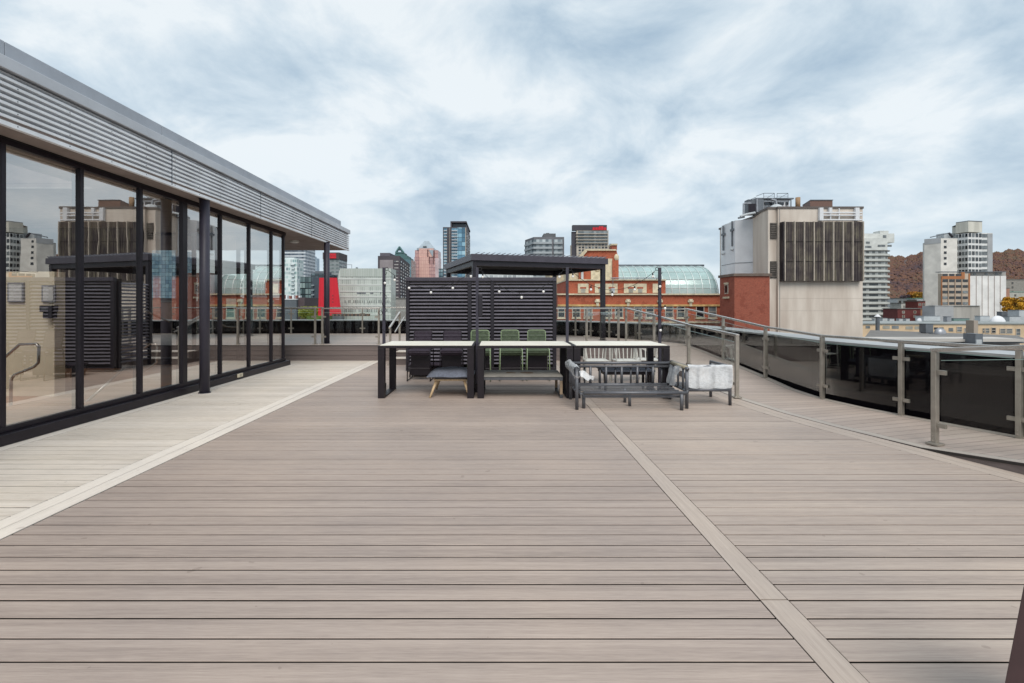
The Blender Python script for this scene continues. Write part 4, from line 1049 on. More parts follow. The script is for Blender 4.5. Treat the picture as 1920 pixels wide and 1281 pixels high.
for i in range(9):
    x = X(1471+i*18.1, 71.2)
    if i == 8: x = xb-.14
    B(x-.055, x+.055, 70.98, 71.29, za+.05, zb_+.02).build('fin', M_fin, lp)
for k in (1, 2): zz_ = za+(zb_-za)*k/3; B(xa, xb, 71.22, 71.295, zz_-.03, zz_+.03).build('joint_rail', M_dark, lp)
rr = MB()
for i in range(48):
    x = xa+.1+(xb-xa-.2)*i/47; rr.box(x-.03, x+.03, 71.24, 71.299, za+.02, zb_-.02)
o = rr.build('ribbing', M_pan, lp)
B(xa-.1, xa, 71.15, 71.98, za, zb_).build('edge_panel', M_black, lp)
# white bracket frame at the top right
wb = thing('wall_bracket', 'white steel bracket frame hanging at the top right of the concrete tower', 'bracket', (X(1580,71.8), 71.7, Z(414,71.8)))
for (a, b, c, d_) in ((1535,1542,390,414),(1602,1609.5,390,414),(1553,1558.5,390,401)): B(X(a,71.8), X(b,71.8), 71.55, 71.97, Z(d_,71.8), Z(c,71.8)).build('upright', M_concw, wb)
for py in (399, 404, 412.5): MB().tube([P(1537,py,71.65), P(1616,py,71.65)], .12, 6).build('cross_rail', M_concw, wb)
for px in (1557, 1573): B(X(px,71.7)-.06, X(px,71.7)+.06, 71.6, 71.75, Z(413,71.7), Z(391,71.7)).build('post', M_concw, wb)
# cameras & pipes on the white wing
for (px, y0, y1) in ((1359, 424, 476), (1373, 415, 468)):
    cm = thing('wall_conduit', 'grey conduit with camera on the white cladding, '+('farther from' if px == 1359 else 'closer to')+' the concrete wall', 'conduit', (X(px,83), 83, Z(y1,83)))
    xx = 40.05 if px == 1359 else 39.98; yy = 85.6 if px == 1359 else 82.2
    B(xx-.12, xx+.1, yy-.1, yy+.1, Z(y1-6,yy), Z(y0,yy)).build('pipe', M_grey, cm); MB().ball((xx-.1, yy-.1, Z(y1,yy)), .28, 10, 6).build('camera', M_lgrey, cm)
    B(xx-.1, xx+.08, yy-.6, yy+.6, Z((y0+y1)/2-8,yy), Z((y0+y1)/2-12,yy)).build('bracket', M_grey, cm)
# roof gear
rg = thing('rooftop_chiller', 'rooftop chiller with railings and pipes on the concrete tower', 'chiller', (X(1440,78), 80, zt1))
YR_ = 78.0
blk(rg, 'body', M_grey, 1403, 1432, 374, 402, YR_, 1.2); blk(rg, 'body', M_concw, 1432, 1480, 375, 402, YR_+.5, 1.5)
for (a, b) in ((1434,1452),(1459,1470),(1474,1478)): blk(rg, 'grille', M_wing, a, b, 379, 384.5, YR_+.3, .3)
blk(rg, 'lower_panel', M_grey, 1434, 1448, 387, 391, YR_+.35, .3)
blk(rg, 'top_slab', M_grey, 1418, 1488, 371, 373.5, YR_+.1, 1.5)
blk(rg, 'side_grille', M_black, 1404, 1417, 382, 399, YR_-.2, .3)
def rt_(nm, pts, r=.07, mm=M_pipe): MB().tube([P(a,b,YR_-.1+dy) for a,b,dy in pts], r, 6).build(nm, mm, rg)
rt_('rail', [(1418,368,0),(1432,362.5,0),(1452,362.5,0)], .045, M_grey); rt_('rail', [(1457,363,0),(1477.5,362.5,0)], .045, M_grey)
rt_('rail', [(1404,376,0),(1417,370,0)], .045, M_grey); rt_('rail', [(1452,363,0),(1437,372,0)], .03, M_grey); rt_('rail', [(1477,363,0),(1460,372,0)], .03, M_grey)
rt_('rail', [(1432,368,0),(1452,368,0)], .03, M_grey); rt_('rail', [(1457,368,0),(1477,368,0)], .03, M_grey)
for px in (1432, 1452, 1457, 1477.5): rt_('rail_post', [(px,362.5,0),(px,372,0)], .04, M_grey)
rt_('pipe', [(1394,404,0),(1394,383,0),(1397,381.5,0),(1408,381.5,0)], .16); rt_('pipe', [(1419,398,0),(1419,373,0)], .20); rt_('pipe', [(1446,374,-.3),(1454,376,-.3),(1456,386,-.3)], .22)
rt_('pipe', [(1483,388,0),(1483,374,0),(1488,372,0)], .10, M_grey); rt_('pipe', [(1388,406,-1),(1400,402,-1),(1416,399,-1)], .18, M_lgrey); rt_('pipe', [(1384,409,-1),(1396,407,-1)], .14, M_grey)
m = MB(); m.ball(P(1455.5,390,YR_-2), .75, 12, 8, (1.3,1,.75)); m.build('vent_hood', M_lgrey, rg)
q = thing('flue', 'brown round flue standing on the concrete tower roof', 'flue', P(1496,389,79)); MB().tube([P(1496,392,79), P(1496,370.5,79)], .36, 12).build('pipe', mat('tan flue','96785a',.7,var=.2), q, smooth=True)
q = thing('roof_penthouse', 'brown corrugated plant box on the concrete tower roof', 'plant box', P(1540,389,80))
m = MB(); m.prism([(X(1505,84),84),(X(1519,80),80),(X(1561,80),80),(X(1561,80),86),(X(1508,86),86)], zt1, Z(376,80)); m.build('box', mat('brown cladding','6e5248',.6,var=.15,stretch=(8,8,.5)), q)
m = MB(); m.prism([(X(1505,84)-.05,84),(X(1519,80)-.02,79.9),(X(1561,80)+.05,79.9),(X(1561,80)+.05,86.1),(X(1508,86)-.05,86.1)], Z(376,80)+.001, Z(376,80)+.12); m.build('lid', M_grey, q)

# ------------------------------------------------------------------ brick annex
an = thing('brick_annex', 'plain red brick annex in front of the concrete tower with one small window', 'building', (37, 73, GZ))
B(X(1377,69.8), X(1443.2,69.8), 69.8, 72.2, GZ, Z(518,69.8)).build('wall', M_brick2, an)
m = MB(); m.prism([(34.28,69.8),(34.28,74.4),(39.3,74.4),(39.3,69.81)][::-1], GZ, Z(518,69.8)-.002); m.build('side_wall', M_brick2, an)
m = MB(); m.prism([(34.1,69.6),(39.6,69.6),(39.6,72.25),(39.3,74.6),(34.1,74.6)], Z(518,69.8)+.001, Z(513,69.8)); m.build('stone_cap', mat('cap stone','6f6057',.8,var=.2,vscale=.8), an)
y0, y1 = 71.6, 72.7; x = 34.26; o = B(x-.06, x+.02, y0, y1, Z(551,72), Z(533,72)).build('window', M_winfr, an); B(x-.09, x-.061, y0+.15, y1-.15, Z(549,72), Z(535,72)).build('pane', M_wing, o)
B(x-.2, x, y0-.3, y1+.3, Z(560,72), Z(556.5,72)).build('sill', M_stone, an); B(x-.14, x, y0-.1, y1+.1, Z(533,72), Z(530,72)).build('lintel', M_stone, an)

# ------------------------------------------------------------------ skyline, left to right
FL = {}
# towers seen through the pavilion glass
r, a, b, z = bld('glass_tower', 'blue grey glass office tower seen through the third pavilion bay', 'tower', 283, 328, 468, 420, 30, grid_mat('tower glass 1',['5c7f99','7ea3b8','9cbccb','6d8fa6'],3,3.4,line='3c5566',lw=.1))
blk(r, 'core', MT('grey core','8e939a'), 300, 312, 462, 468, 425, 12)
r, a, b, z = bld('office_block', 'pale gridded office block seen low through the glass right of the near column', 'building', 418, 466, 527, 260, 25, grid_mat('grid block',['1e2630','2d3742'],4.0,4.3,line='d7dbdc',lw=.28))
blk(r, 'roof_edge', MT('white edge','d7dbdc'), 417, 467, 525, 527, 259, 27)
r, a, b, z = bld('office_block', 'brown block with white window frames seen through the glass beside the near column', 'building', 352, 396, 512, 200, 20, MT('brown wall','6b4a42'))
for i in range(3):
    for k in range(6): fwin(r, X(364+i*10.5,200), X(370.5+i*10.5,200), Z(573-k*9,200), Z(567-k*9,200), 200, frame=MT('white edge','d7dbdc'))
r, a, b, z = bld('office_block', 'low teal roofed block seen through the pavilion glass under the gridded block', 'building', 424, 455, 560, 150, 20, MT('teal wall','87aca5'))
# a) white banded tower behind the soffit
r, a, b, z = bld('banded_tower', 'tall white office tower with dark horizontal window bands rising behind the pavilion roof', 'tower', 528, 572.5, 455, 560, 30, MT('white spandrel','c3c8cd'))
rings(r, 'window_band', grid_mat('band glass',['39424e','55616e','77828c'],2.2,40,rough=.2), a, b, 560, 590, frange(Z(560,560), z-2, 3.9), 1.9, .12)
# b)
r, a, b, z = bld('glass_tower', 'slim pale grey glass tower just right of the white banded tower', 'tower', 569.5, 579, 478, 640, 28, grid_mat('pale tower glass',['8ea0af','a9b8c3','c0ccd3'],2.4,3.6,line='7f93a3',lw=.12))
blk(r, 'crown', MT('pale crown','9fb0bb'), 571, 580, 475, 478, 642, 16)
r, a, b, z = bld('glass_tower', 'narrow blue grey tower seen beside the slim pale tower', 'tower', 580, 585.5, 482, 700, 28, grid_mat('pale tower glass b',['7d93a6','93a7b6'],2.4,3.6,line='70879a',lw=.12))
# c) condo
r, a, b, z = bld('condo_tower', 'pale green glass condominium tower with white balconies left of the slim tower', 'tower', 527, 557, 486, 360, dep(557,566,360) if False else 12, grid_mat('condo glass',['7f9a9c','9fbab8','c6d6d3','dbe4e2','61797f'],1.6,3.0,line='d5dddc',lw=.16,lh=.28))
for k, zz_ in enumerate(frange(Z(565,360), z-2, 3.0)):
    B(X(546,359), X(552,359), 358.2, 360, zz_, zz_+1.0).build('balcony', MT('white balcony','c9d2d3'), r)
blk(r, 'penthouse', MT('white balcony','c9d2d3'), 534, 552, 483, 486, 362, 8)
# d) dark green mid-rise
r, a, b, z = bld('office_midrise', 'dark green glazed mid-rise stepping up behind the red volume', 'building', 563, 583, 519, 250, 20, grid_mat('midrise glass',['2f3d40','44575a','6e8484','93a5a2'],1.6,3.1,line='1f2a2e',lw=.14,lh=.2))
r2 = blk(r, 'upper_block', grid_mat('midrise glass b',['333f45','4a5a60','6d7f86'],1.8,3.1,line='252d33',lw=.15,lh=.2), 583, 612, 513, 600, 245, 20)
blk(r, 'plant_room', M_grey, 591, 609, 508.5, 513, 248, 10); blk(r, 'lower_wing', MT('wing grey','3e4750'), 586, 602, 520, 598, 238, 6)
for k in range(5): blk(r, 'balcony', MT('wing pale','8d989c'), 583.5, 588.5, 534+k*9, 536+k*9, 237, 2)
# e) tower with red sign
r, a, b, z = bld('hotel_tower', 'grey banded tower with a dark top and red rooftop sign behind the far column', 'tower', 606, 636, 486, 430, 22, MT('tower grey','868c8e'))
rings(r, 'window_band', grid_mat('band glass 2',['4c5557','6d7778','8f9897'],2.0,40,rough=.2), a, b, 430, 452, frange(Z(545,430), z-1.5, 3.2), 1.5, .1)
cr = blk(r, 'crown', MT('dark crown','4a4244'), 605, 636, 473.5, 486, 429, 23)
M_red = mat('red sign', 'd3182b', .5, var=.08)
sg = blk(r, 'sign', M_red, 617.5, 630, 475.5, 484.5, 428.6, .3)
for k in range(5): blk(sg, 'letter_stroke', MT('dark crown','4a4244'), 619+k*2.3, 619.5+k*2.3, 476.5+(k%2)*1.5, 483-(k%3), 428.4, .15)
# f) low grey building + stacks behind the rail
r, a, b, z = bld('low_building', 'low dark grey metal-clad building seen over the far parapet beside the pavilion glass', 'building', 515, 556, 562, 130, 16, MT('slate cladding','596066'))
blk(r, 'roof_edge', MT('white edge','d7dbdc'), 515, 556, 560.5, 562, 129.9, 16.2)
blk(r, 'brick_wing', MT('dark brown wing','4e4346'), 556, 571, 558, 600, 131, 12); 
for i in range(6): blk(r, 'roof_vent', MT('white edge','d7dbdc') if i % 2 else MT('rust vent','8a5348'), 530+i*6, 532.5+i*6, 553+(i%3), 560.4, 133, 1.2)
blk(r, 'stair_hood', M_lgrey, 541, 553, 555, 560.4, 136, 4)
blk(rv0 := thing('low_planter_wall', 'low brown planter wall at the foot of the pale curtain-wall building', 'planter wall', P(655,592,112)), 'wall', mat('planter brown','6b5648',.8), 622, 692, 588.5, 593, 112, 1.0)
for k_ in range(9): blk(rv0, 'niche', M_wing, 626+k_*7.2, 629.5+k_*7.2, 589.6, 592.2, 111.95, .1)
tag(B(X(568,110), X(600,110), 112, 124, -7.0, Z(590,110)-.4).build('lawn', mat('roof grass','586b34',.95,var=.4,vscale=.6)), kind='structure')
hg = thing('hedge', 'clipped yellow-green hedge over the far parapet left of the red volume', 'hedge', P(580,595,118))
def leafblob(mb, c, r, n, s, rnd, flat=1.0):
    for _ in range(n):
        d = Vector((rnd.gauss(0,1), rnd.gauss(0,1), rnd.gauss(0,1))).normalized(); q = Vector(c)+Vector((d.x*r[0], d.y*r[1], d.z*r[2]))*(rnd.random()**.33)
        u = Vector((rnd.uniform(-1,1), rnd.uniform(-1,1), rnd.uniform(-1,1))).normalized(); v = u.cross(Vector((rnd.uniform(-1,1), rnd.uniform(-1,1), rnd.uniform(-1,1)))).normalized()
        mb.quad(q-u*s, q-v*s*.7, q+u*s, q+v*s*.7)
m = MB(); rn = random.Random(4)
for i in range(12): leafblob(m, P(566+i*2.6, 586, 119), (1.0,1.2,1.6), 260, .16, rn)
m.build('foliage', mat('hedge leaves','8c9436',.9,var=.4,vscale=2), hg)
for i in range(4): MB().tube([P(568+i*8,600,119), P(568+i*8,586,119)], .08, 5).build('stem', mat('bark','4a3c31',.9), hg)
# g) red volume
rv = thing('red_volume', 'bright red tapering building volume standing behind the far column', 'building', (X(618,118), 122, -12))
m = MB(); f = [(596.5,592),(640.5,592),(632,521),(598.5,521)]; ff = 118.0; fb = 121.0
m.v = [tuple(P(a,b_,ff)) for a,b_ in f]+[(p.x*fb/ff, fb, p.z) for p in [P(a,b_,ff) for a,b_ in f]]
m.f = [(0,1,2,3),(7,6,5,4),(0,4,5,1),(1,5,6,2),(2,6,7,3),(3,7,4,0)]
M_redw = mat('red cladding', 'c4162a', .55, var=.1, vscale=.4, stretch=(6,1,.3)); m.build('wall', M_redw, rv)
m = MB(); v = [P(632.5,521,ff-.05), P(643,600,ff-.05), P(606,521,ff-.05)]
blk(rv, 'plinth', M_grey, 597, 640, 592.1, 700, ff+.1, 2.5)
for k in range(3): blk(rv, 'slot_window', M_wing, 623.5, 624.5, 553+k*6, 556+k*6, ff-.06, .1)
# h) pale curtain-wall building
ph = thing('curtain_wall_building', 'pale greenish curtain-wall building with slanted left edge beside the red volume', 'building', (X(690,125), 132, GZ))
M_cur = grid_mat('pale curtain wall', ['9aa19c','abb2ac','bac0ba','a3aaa5'], .52, 1.9, rough=.3, line='c3ccc2', lw=.2, lh=.10)
M_curtop = grid_mat('pale curtain top', ['a9b1aa','b3bab4','a3aba5'], .62, 30, rough=.4, line='96a396', lw=.12, lh=0)
Yh = 125.0
m = MB(); f = [(642,625),(733,625),(733,504),(637.5,504),(633,520)]; n = 5
m.v = [tuple(P(a,b_,Yh)) for a,b_ in f]+[(P(a,b_,Yh).x, Yh+5.8, P(a,b_,Yh).z) for a,b_ in f]
m.f = [(0,1,2,3,4),(9,8,7,6,5)]+[(i,i+5,(i+1)%5+5,(i+1)%5) for i in range(5)]; m.build('wall', M_cur, ph)
blk(ph, 'top_screen', M_curtop, 637.5, 733.3, 503.5, 519, Yh-.12, 6.0)
for py in (521.5, 533, 545, 555, 571.5, 588): blk(ph, 'spandrel', MT('pale spandrel','c6cbc6', rough=.35), 634+max(0,(py-520)*.105), 733.2, py, py+3.0, Yh-.08, .2)
for i in range(26):
    px = 646+i*3.3+rn.uniform(-.4,.4)
    for (ya, yb_) in ((562.5,568),(578,585)):
        if rn.random() < .75: blk(ph, 'window', M_wing2 if rn.random() < .6 else M_wing, px, px+rn.uniform(.8,1.6), ya+rn.uniform(0,1.2), yb_, Yh-.03, .1)
for (a, b_) in ((669,678),(678.5,686),(694,700),(713,714.5)): blk(ph, 'window', M_wing2, a, b_, 547, 551.5, Yh-.03, .1)
o = MB()
for (a, b_) in ((642.5,496.5),(659.5,496.5)): o.tube([P(a,504,Yh+6), P(a,b_,Yh+6)], .07, 5)
o.tube([P(642.5,496.5,Yh+6), P(659.5,496.5,Yh+6)], .07, 5); o.build('roof_frame', M_pipe, ph)
MB().tube([P(669,504,Yh+5), P(669,501.5,Yh+5)], .3, 8).build('roof_vent', M_grey, ph)
# j) dark brown tower with small windows
Yj = 300.0; dj = 70
M_dbr = MT('dark brown brick', '4b444a')
r = thing('dark_brick_tower', 'dark brown apartment tower with rows of small pale windows and a set back penthouse', 'tower', (X(735,Yj), Yj+dj/2, GZ))
m = MB(); cx0, cx1 = (X(708.5,Yj), Yj), (X(749.5,Yj), Yj); c2_ = (X(768.5,360), 360); c3 = (X(715,370), 370)
m.prism([cx0, cx1, c2_, c3], GZ, Z(480,Yj)); m.build('wall', M_dbr, r)
blk(r, 'penthouse', MT('penthouse','5a555d'), 712.5, 731, 474.3, 480, Yj+6, 20)
blk(r, 'blank_panel', MT('blank panel','8a8284'), 712, 737, 487.5, 505, Yj-.3, .5)
MW = [MT('pale blind','b9b5b3'), M_wing2, MT('pale blind','b9b5b3')]  # pale blinds mixed with grey glass, plain colour only
for k in range(14):
    z_ = 489.5+k*6.1
    for (a, b_) in ((739.5,742),(742.5,747)):
        blk(r, 'window', random.choice(MW), a, b_, z_, z_+1.6, Yj-.2, .4)
dxs, dys = c2_[0]-cx1[0], c2_[1]-cx1[1]; ln = math.hypot(dxs, dys); n_ = (dys/ln, -dxs/ln)
for c_i in range(5):
    t = (c_i+.5)/5
    for k in range(14):
        z_ = Z(489.5, Yj)-k*2.03; x_, y_ = cx1[0]+dxs*t, cx1[1]+dys*t
        m = MB(); m.bar((x_-dxs/ln*2.2+n_[0]*.1, y_-dys/ln*2.2+n_[1]*.1, z_), (x_+dxs/ln*2.2+n_[0]*.1, y_+dys/ln*2.2+n_[1]*.1, z_), .4, .95)
        if c_i*14+k < 66: m.build('window', random.choice(MW), r)
# k) pyramid topped tower behind
r = thing('pyramid_top_tower', 'tower with green stepped copper shoulders and an open pyramid top behind the dark brown tower', 'tower', (X(752,460), 470, GZ))
M_teal = MT('teal copper', '4d6f6f'); Yk = 460.0
blk(r, 'shaft', grid_mat('teal glass',['50707a','6a8b95','87a5ac'],3,3.5,line='4a6670',lw=.12), 738.5, 771, 487, 800, Yk, 25)
blk(r, 'shoulder', M_teal, 738.8, 768, 483, 487, Yk+1, 22); blk(r, 'shoulder', M_teal, 739, 764, 479.5, 483, Yk+2, 20); blk(r, 'shoulder', M_teal, 740, 760, 477, 479.5, Yk+3, 18); blk(r, 'base', M_teal, 741.5, 757.5, 473.7, 477, Yk+4, 15)
ap = P(749, 463, Yk+11); cs = [P(742,473.6,Yk+4), P(757,473.6,Yk+4), P(757,473.6,Yk+19), P(742,473.6,Yk+19)]
for p in cs: p.z = Z(473.7, Yk+4)
m = MB()
for p in cs: m.bar(p, ap, 1.2, 1.2)
for p, q in zip(cs, cs[1:]+cs[:1]): m.bar(p, q, 1.0, 1.0)
m.build('pyramid_frame', M_teal, r)
m = MB(); cz = cs[0].lerp(ap, .62); 
cc_ = [c.lerp(ap, .5) for c in cs]; m.v = [tuple(c) for c in cc_]+[tuple(ap)]; m.f = [(0,1,4),(1,2,4),(2,3,4),(3,0,4),(3,2,1,0)]; m.build('pyramid_tip', MT('dark copper','2f4a4c'), r)
# l) pink tower
Yl_ = 500.0
r = thing('pink_granite_tower', 'pink granite office tower with a pale grey pyramid roof', 'tower', (X(799,Yl_), Yl_+15, GZ))
M_pink = grid_mat('pink granite', ['b98f8b','c29a94','ad8583','c6a29c'], 2.2, 3.6, rough=.35, line='9a7779', lw=.14, lh=.2)
M_pink2 = grid_mat('pink granite bright', ['cda398','d6ada0','c99e94'], 2.2, 3.6, rough=.35, line='bb9088', lw=.10, lh=.1)
blk(r, 'wall', M_pink, 777, 822, 482, 800, Yl_, 25); blk(r, 'upper_wall', M_pink, 778, 821.5, 469.3, 482, Yl_+1, 23.5)
blk(r, 'centre_bay', M_pink2, 786, 804.5, 482, 800, Yl_-1.0, 1.5); blk(r, 'centre_bay', M_pink2, 785.5, 813, 466, 482, Yl_-.6, 2)
blk(r, 'right_bay', MT('pale pink glass','c3aeb0', rough=.25), 816, 822.6, 484, 800, Yl_-.5, 1.2)
M_pglass = MT('pyramid glass','9aa5ad', rough=.25); M_slot = MT('dark slot','6d4b4b')
for (a, b_, c, d_) in ((801,803,468,481),(812.5,815,470,482),(804,805.5,481,493),(812,813.5,481,494)): blk(r, 'slot_window', M_slot, a, b_, c, d_, Yl_-1.3, .5)
m = MB(); b0 = [(X(784,Yl_),Yl_+1), (X(812.5,Yl_),Yl_+1), (X(812.5,Yl_),Yl_+20), (X(784,Yl_),Yl_+20)]; t0 = [(X(793.8,Yl_),Yl_+8), (X(801.5,Yl_),Yl_+8), (X(801.5,Yl_),Yl_+12), (X(793.8,Yl_),Yl_+12)]
m.v = [(x,y,Z(465,Yl_)) for x,y in b0]+[(x,y,Z(450,Yl_)) for x,y in t0]; m.f = [(0,1,5,4),(1,2,6,5),(2,3,7,6),(3,0,4,7),(4,5,6,7),(3,2,1,0)]; m.build('pyramid_roof', M_pglass, r)
blk(r, 'roof_skirt', M_pglass, 781.5, 814, 465, 469.2, Yl_+.5, 22); blk(r, 'roof_slot', M_wing2, 793, 799.5, 461.2, 463, Yl_-.0, 4)
m = MB(); m.v = [tuple(P(804,469,Yl_-1.1)), tuple(P(812.5,469,Yl_-1.1)), tuple(P(811.5,482,Yl_-1.1)), tuple(P(804,469,Yl_-.6)), tuple(P(812.5,469,Yl_-.6)), tuple(P(811.5,482,Yl_-.6))]; m.f = [(2,1,0),(3,4,5),(0,1,4,3),(1,2,5,4),(2,0,3,5)]; m.build('glass_wedge', M_pglass, r)
# m)
r, a, b, z = bld('glass_tower', 'small blue glass tower between the pink tower and the tall condominium', 'tower', 822.5, 830.5, 504.5, 420, 15, grid_mat('blue glass m',['2f4450','56757f','93aab0'],2.6,3.4,line='26343f',lw=.2))
blk(r, 'roof_edge', M_grey, 822, 831, 503.8, 504.5, 419.5, 16)
# n) tall condominium
Yn = 330.0; dn = Yn*((874.5-CX)/(881.5-CX)-1)
r = thing('tall_condominium', 'tallest condominium tower, dark stone with blue glass and white balconies', 'tower', (X(855,Yn), Yn+dn/2, GZ))
M_dst = MT('dark tower stone','4b474d')
blk(r, 'left_wing', M_dst, 830.5, 844.5, 426, 800, Yn+1, dn*.6); blk(r, 'main_shaft', M_dst, 844.5, 874.5, 426, 800, Yn, dn)
blk(r, 'crown', M_dst, 844.5, 874.8, 414.8, 417.5, Yn-.3, dn+.6); blk(r, 'crown_side', M_dst, 844.5, 847.5, 417.5, 426.2, Yn, dn); blk(r, 'crown_wall', M_dst, 848, 874.5, 417.5, 426.2, Yn+5, dn-5)
blk(r, 'crown_glass', grid_mat('crown glass',['3b4a55','4d5f6b'],1.5,20,line='2e3942',lw=.12), 848, 873.8, 417.5, 426, Yn+3, .5)
M_bgl = grid_mat('condo blue glass', ['3f6378','5a86a0','7aa6bb','a7c9d6','4a7186'], 2.4, 3.0, rough=.1, line='35505f', lw=.08, lh=.12)
blk(r, 'glass_bay', M_bgl, 857.5, 872.5, 427, 800, Yn-.8, 1.2); blk(r, 'corner_fin', MT('pale fin','b7c0c4'), 872.6, 873.8, 427, 800, Yn-.9, 1.0)
blk(r, 'pale_line', MT('pale fin','b7c0c4'), 843, 843.6, 427, 800, Yn-.1, .3)
blk(r, 'glass_bay', M_bgl, 832, 838, 428, 800, Yn+.6, .6); blk(r, 'glass_bay', M_bgl, 846.8, 857.5, 428, 800, Yn-.15, .4)
M_bal = MT('pale balcony', 'a9aeb3')
for k in range(17):
    py = 431.5+k*5.75
    blk(r, 'balcony', M_bal, 832, 838, py, py+2.1, Yn-.2, 1.0); blk(r, 'balcony', M_bal, 846.8, 857.6, py, py+2.1, Yn-1.3, 1.0)
for k in range(13):
    for j in range(4):
        z_ = Z(434,Yn)-k*2.1*1.0-0; yy = Yn+dn*(j+.3)/4.2
        B(X(874.5,Yn)-.1, X(874.5,Yn)+.12, yy, yy+dn*.10, z_-1.1-k*.0, z_).build('window', random.choice([M_wing3, M_wing2]), r)
# o) stepped condo
Yo = 300.0
r = thing('balcony_condominium', 'grey condominium with continuous balconies above the pergola roof', 'tower', (X(1020,Yo), Yo+15, GZ))
M_og = MT('grey stone o','6b6b70'); M_ob = MT('balcony band','9fa5a9')
zo_ = Z(444.5, Yo)
m = MB(); fp = [(X(984.5,Yo+14),Yo+14),(X(1001,Yo),Yo),(X(1057.8,Yo),Yo),(X(1057.8,Yo),Yo+22),(X(984.5,Yo+22),Yo+22)]; m.prism(fp, GZ, zo_); m.build('wall', M_og, r)
blk(r, 'rooftop_box', MT('rooftop o','5d5f62'), 1019.5, 1042, 438, 444.5, Yo+4, 12); blk(r, 'rooftop_box', MT('rooftop o','5d5f62'), 1024, 1030, 437, 438, Yo+5, 5)
gl_ = grid_mat('o glass',['4d565c','6c777d','9aa3a6','c4cacb'],1.9,40,rough=.2)
for k in range(9):
    z_ = zo_-1.5-k*3.05
    m = MB(); q = [(X(984.3,Yo+14),Yo+14),(X(1001,Yo)-.2,Yo-.25),(X(1034.5,Yo),Yo-.25),(X(1034.5,Yo),Yo+1),(X(1001.5,Yo),Yo+1),(X(984.5,Yo+14)+.5,Yo+14.5)]; m.prism(q, z_-1.7, z_-.05); m.build('window_band', gl_, r)
    m = MB(); q = [(X(984.3,Yo+14)-.5,Yo+13),(X(1001,Yo)-.4,Yo-1.7),(X(1034.5,Yo),Yo-1.7),(X(1034.5,Yo),Yo+1),(X(1001.5,Yo),Yo+1),(X(984.5,Yo+14)+.5,Yo+14.5)]; m.prism(q, z_-3.0, z_-1.75); m.build('balcony', M_ob, r)
    blk_ = B(X(1038,Yo), X(1054.5,Yo), Yo-.25, Yo+1, z_-1.7, z_-.05).build('window_band', gl_, r); B(X(1038,Yo), X(1054.5,Yo), Yo-1.5, Yo+1, z_-3.0, z_-1.75).build('balcony', M_ob, r)
# beige block seen under the pergola
r, a, b, z = bld('beige_block', 'low beige block visible under the pergola roof', 'building', 1031, 1068, 500, 120, 12, MT('beige wall','b7a78c'))
blk(r, 'roof_edge', M_grey, 1030, 1068, 498.8, 500, 119.8, 12.4)
r, a, b, z = bld('distant_block', 'pale distant block with balconies seen between screen and pergola roof', 'building', 905, 1000, 511, 260, 15, grid_mat('distant block',['8d9296','aab0b3','c9cdce'],2.5,3.0,line='d0d3d3',lw=.2,lh=.35))
blk(r, 'roof_box', M_grey, 930, 950, 509, 511, 262, 6)
# p) tower with red sign, right
Yp_ = 290.0
r = thing('sign_tower', 'beige and dark tower with a red sign on its top storey behind the brick gable', 'tower', (X(1106,Yp_), Yp_+12, GZ))
M_pb = MT('beige concrete p','b3aa9e'); M_pd = MT('black crown p','3f3d45')
blk(r, 'wall', M_pb, 1081, 1141, 432, 800, Yp_, 3); blk(r, 'side_wall', M_pd, 1072, 1081, 434.5, 800, Yp_+1, 2); blk(r, 'crown', M_pd, 1073.5, 1138, 422, 432, Yp_-.2, 3)
gp = grid_mat('p glass',['454c50','6a7378','8a9296','5a6367'],1.5,40,rough=.15)
for k, py in enumerate((433.5,439.3,445.2,451)): blk(r, 'window_band', gp, 1083.5, 1139.5, py, py+4.0, Yp_-.15, .4); blk(r, 'balcony', M_pb, 1080, 1140, py+4.1, py+5.3, Yp_-1.2, 1.3)
for j in range(9):
    for k in range(5): px = 1085+j*6.2; py = 457.2+k*5.3; blk(r, 'window', random.choice([M_wing, M_wing, M_wing2]), px, px+4.2, py, py+3.3, Yp_-.1, .3)
blk(r, 'base_wing', M_pb, 1070, 1142.5, 460, 800, Yp_+2, 2)
sg = thing('red_sign', 'red lettered sign on the black top storey of the beige tower', 'sign', P(1125,432,Yp_-.5))
rs_ = random.Random(2)
for k in range(9): px = 1111.5+k*2.9; blk(sg, 'letter', M_red, px, px+2.1, 426.5-(2 if k > 3 and k < 7 else 0), 430.5+rs_.uniform(0,.8), Yp_-.55, .3)
MB().bar(P(1110,431.2,Yp_-.4), P(1138,431.2,Yp_-.4), .2, .2).build('sign_rail', M_red, sg)

# ------------------------------------------------------------------ right: round apartment tower
Yr = 270.0
r = thing('round_apartment_tower', 'white apartment tower with a rounded balcony end right of the concrete tower', 'tower', (X(1650,Yr), Yr+6, GZ))
M_rw = MT('weathered white','c8cac6', vscale=.3); M_rs = MT('slab edge','8a8985')
xl, xc, rad = X(1598,Yr), X(1655,Yr), 8.3
def stad(rr, z0_, z1_, extra=0):
    m = MB(); pts = [(xl, Yr+rad-rr), (xc, Yr+rad-rr)]+[(xc+rr*math.sin(a), Yr+rad-rr*math.cos(a)) for a in [math.pi*k/14 for k in range(1, 14)]]+[(xc, Yr+rad+rr), (xl, Yr+rad+rr)]
    return m.prism(pts, z0_, z1_)
stad(rad-1.0, GZ, Z(469,Yr)).build('wall', M_rw, r)
fz_ = Z(469, Yr); nfl = 13; fh = 3.03
M_rgl = grid_mat('round tower glass', ['34383c','55595b','8b8d8b','c2c3c0','a9aaa7'], 1.7, 40, rough=.2)
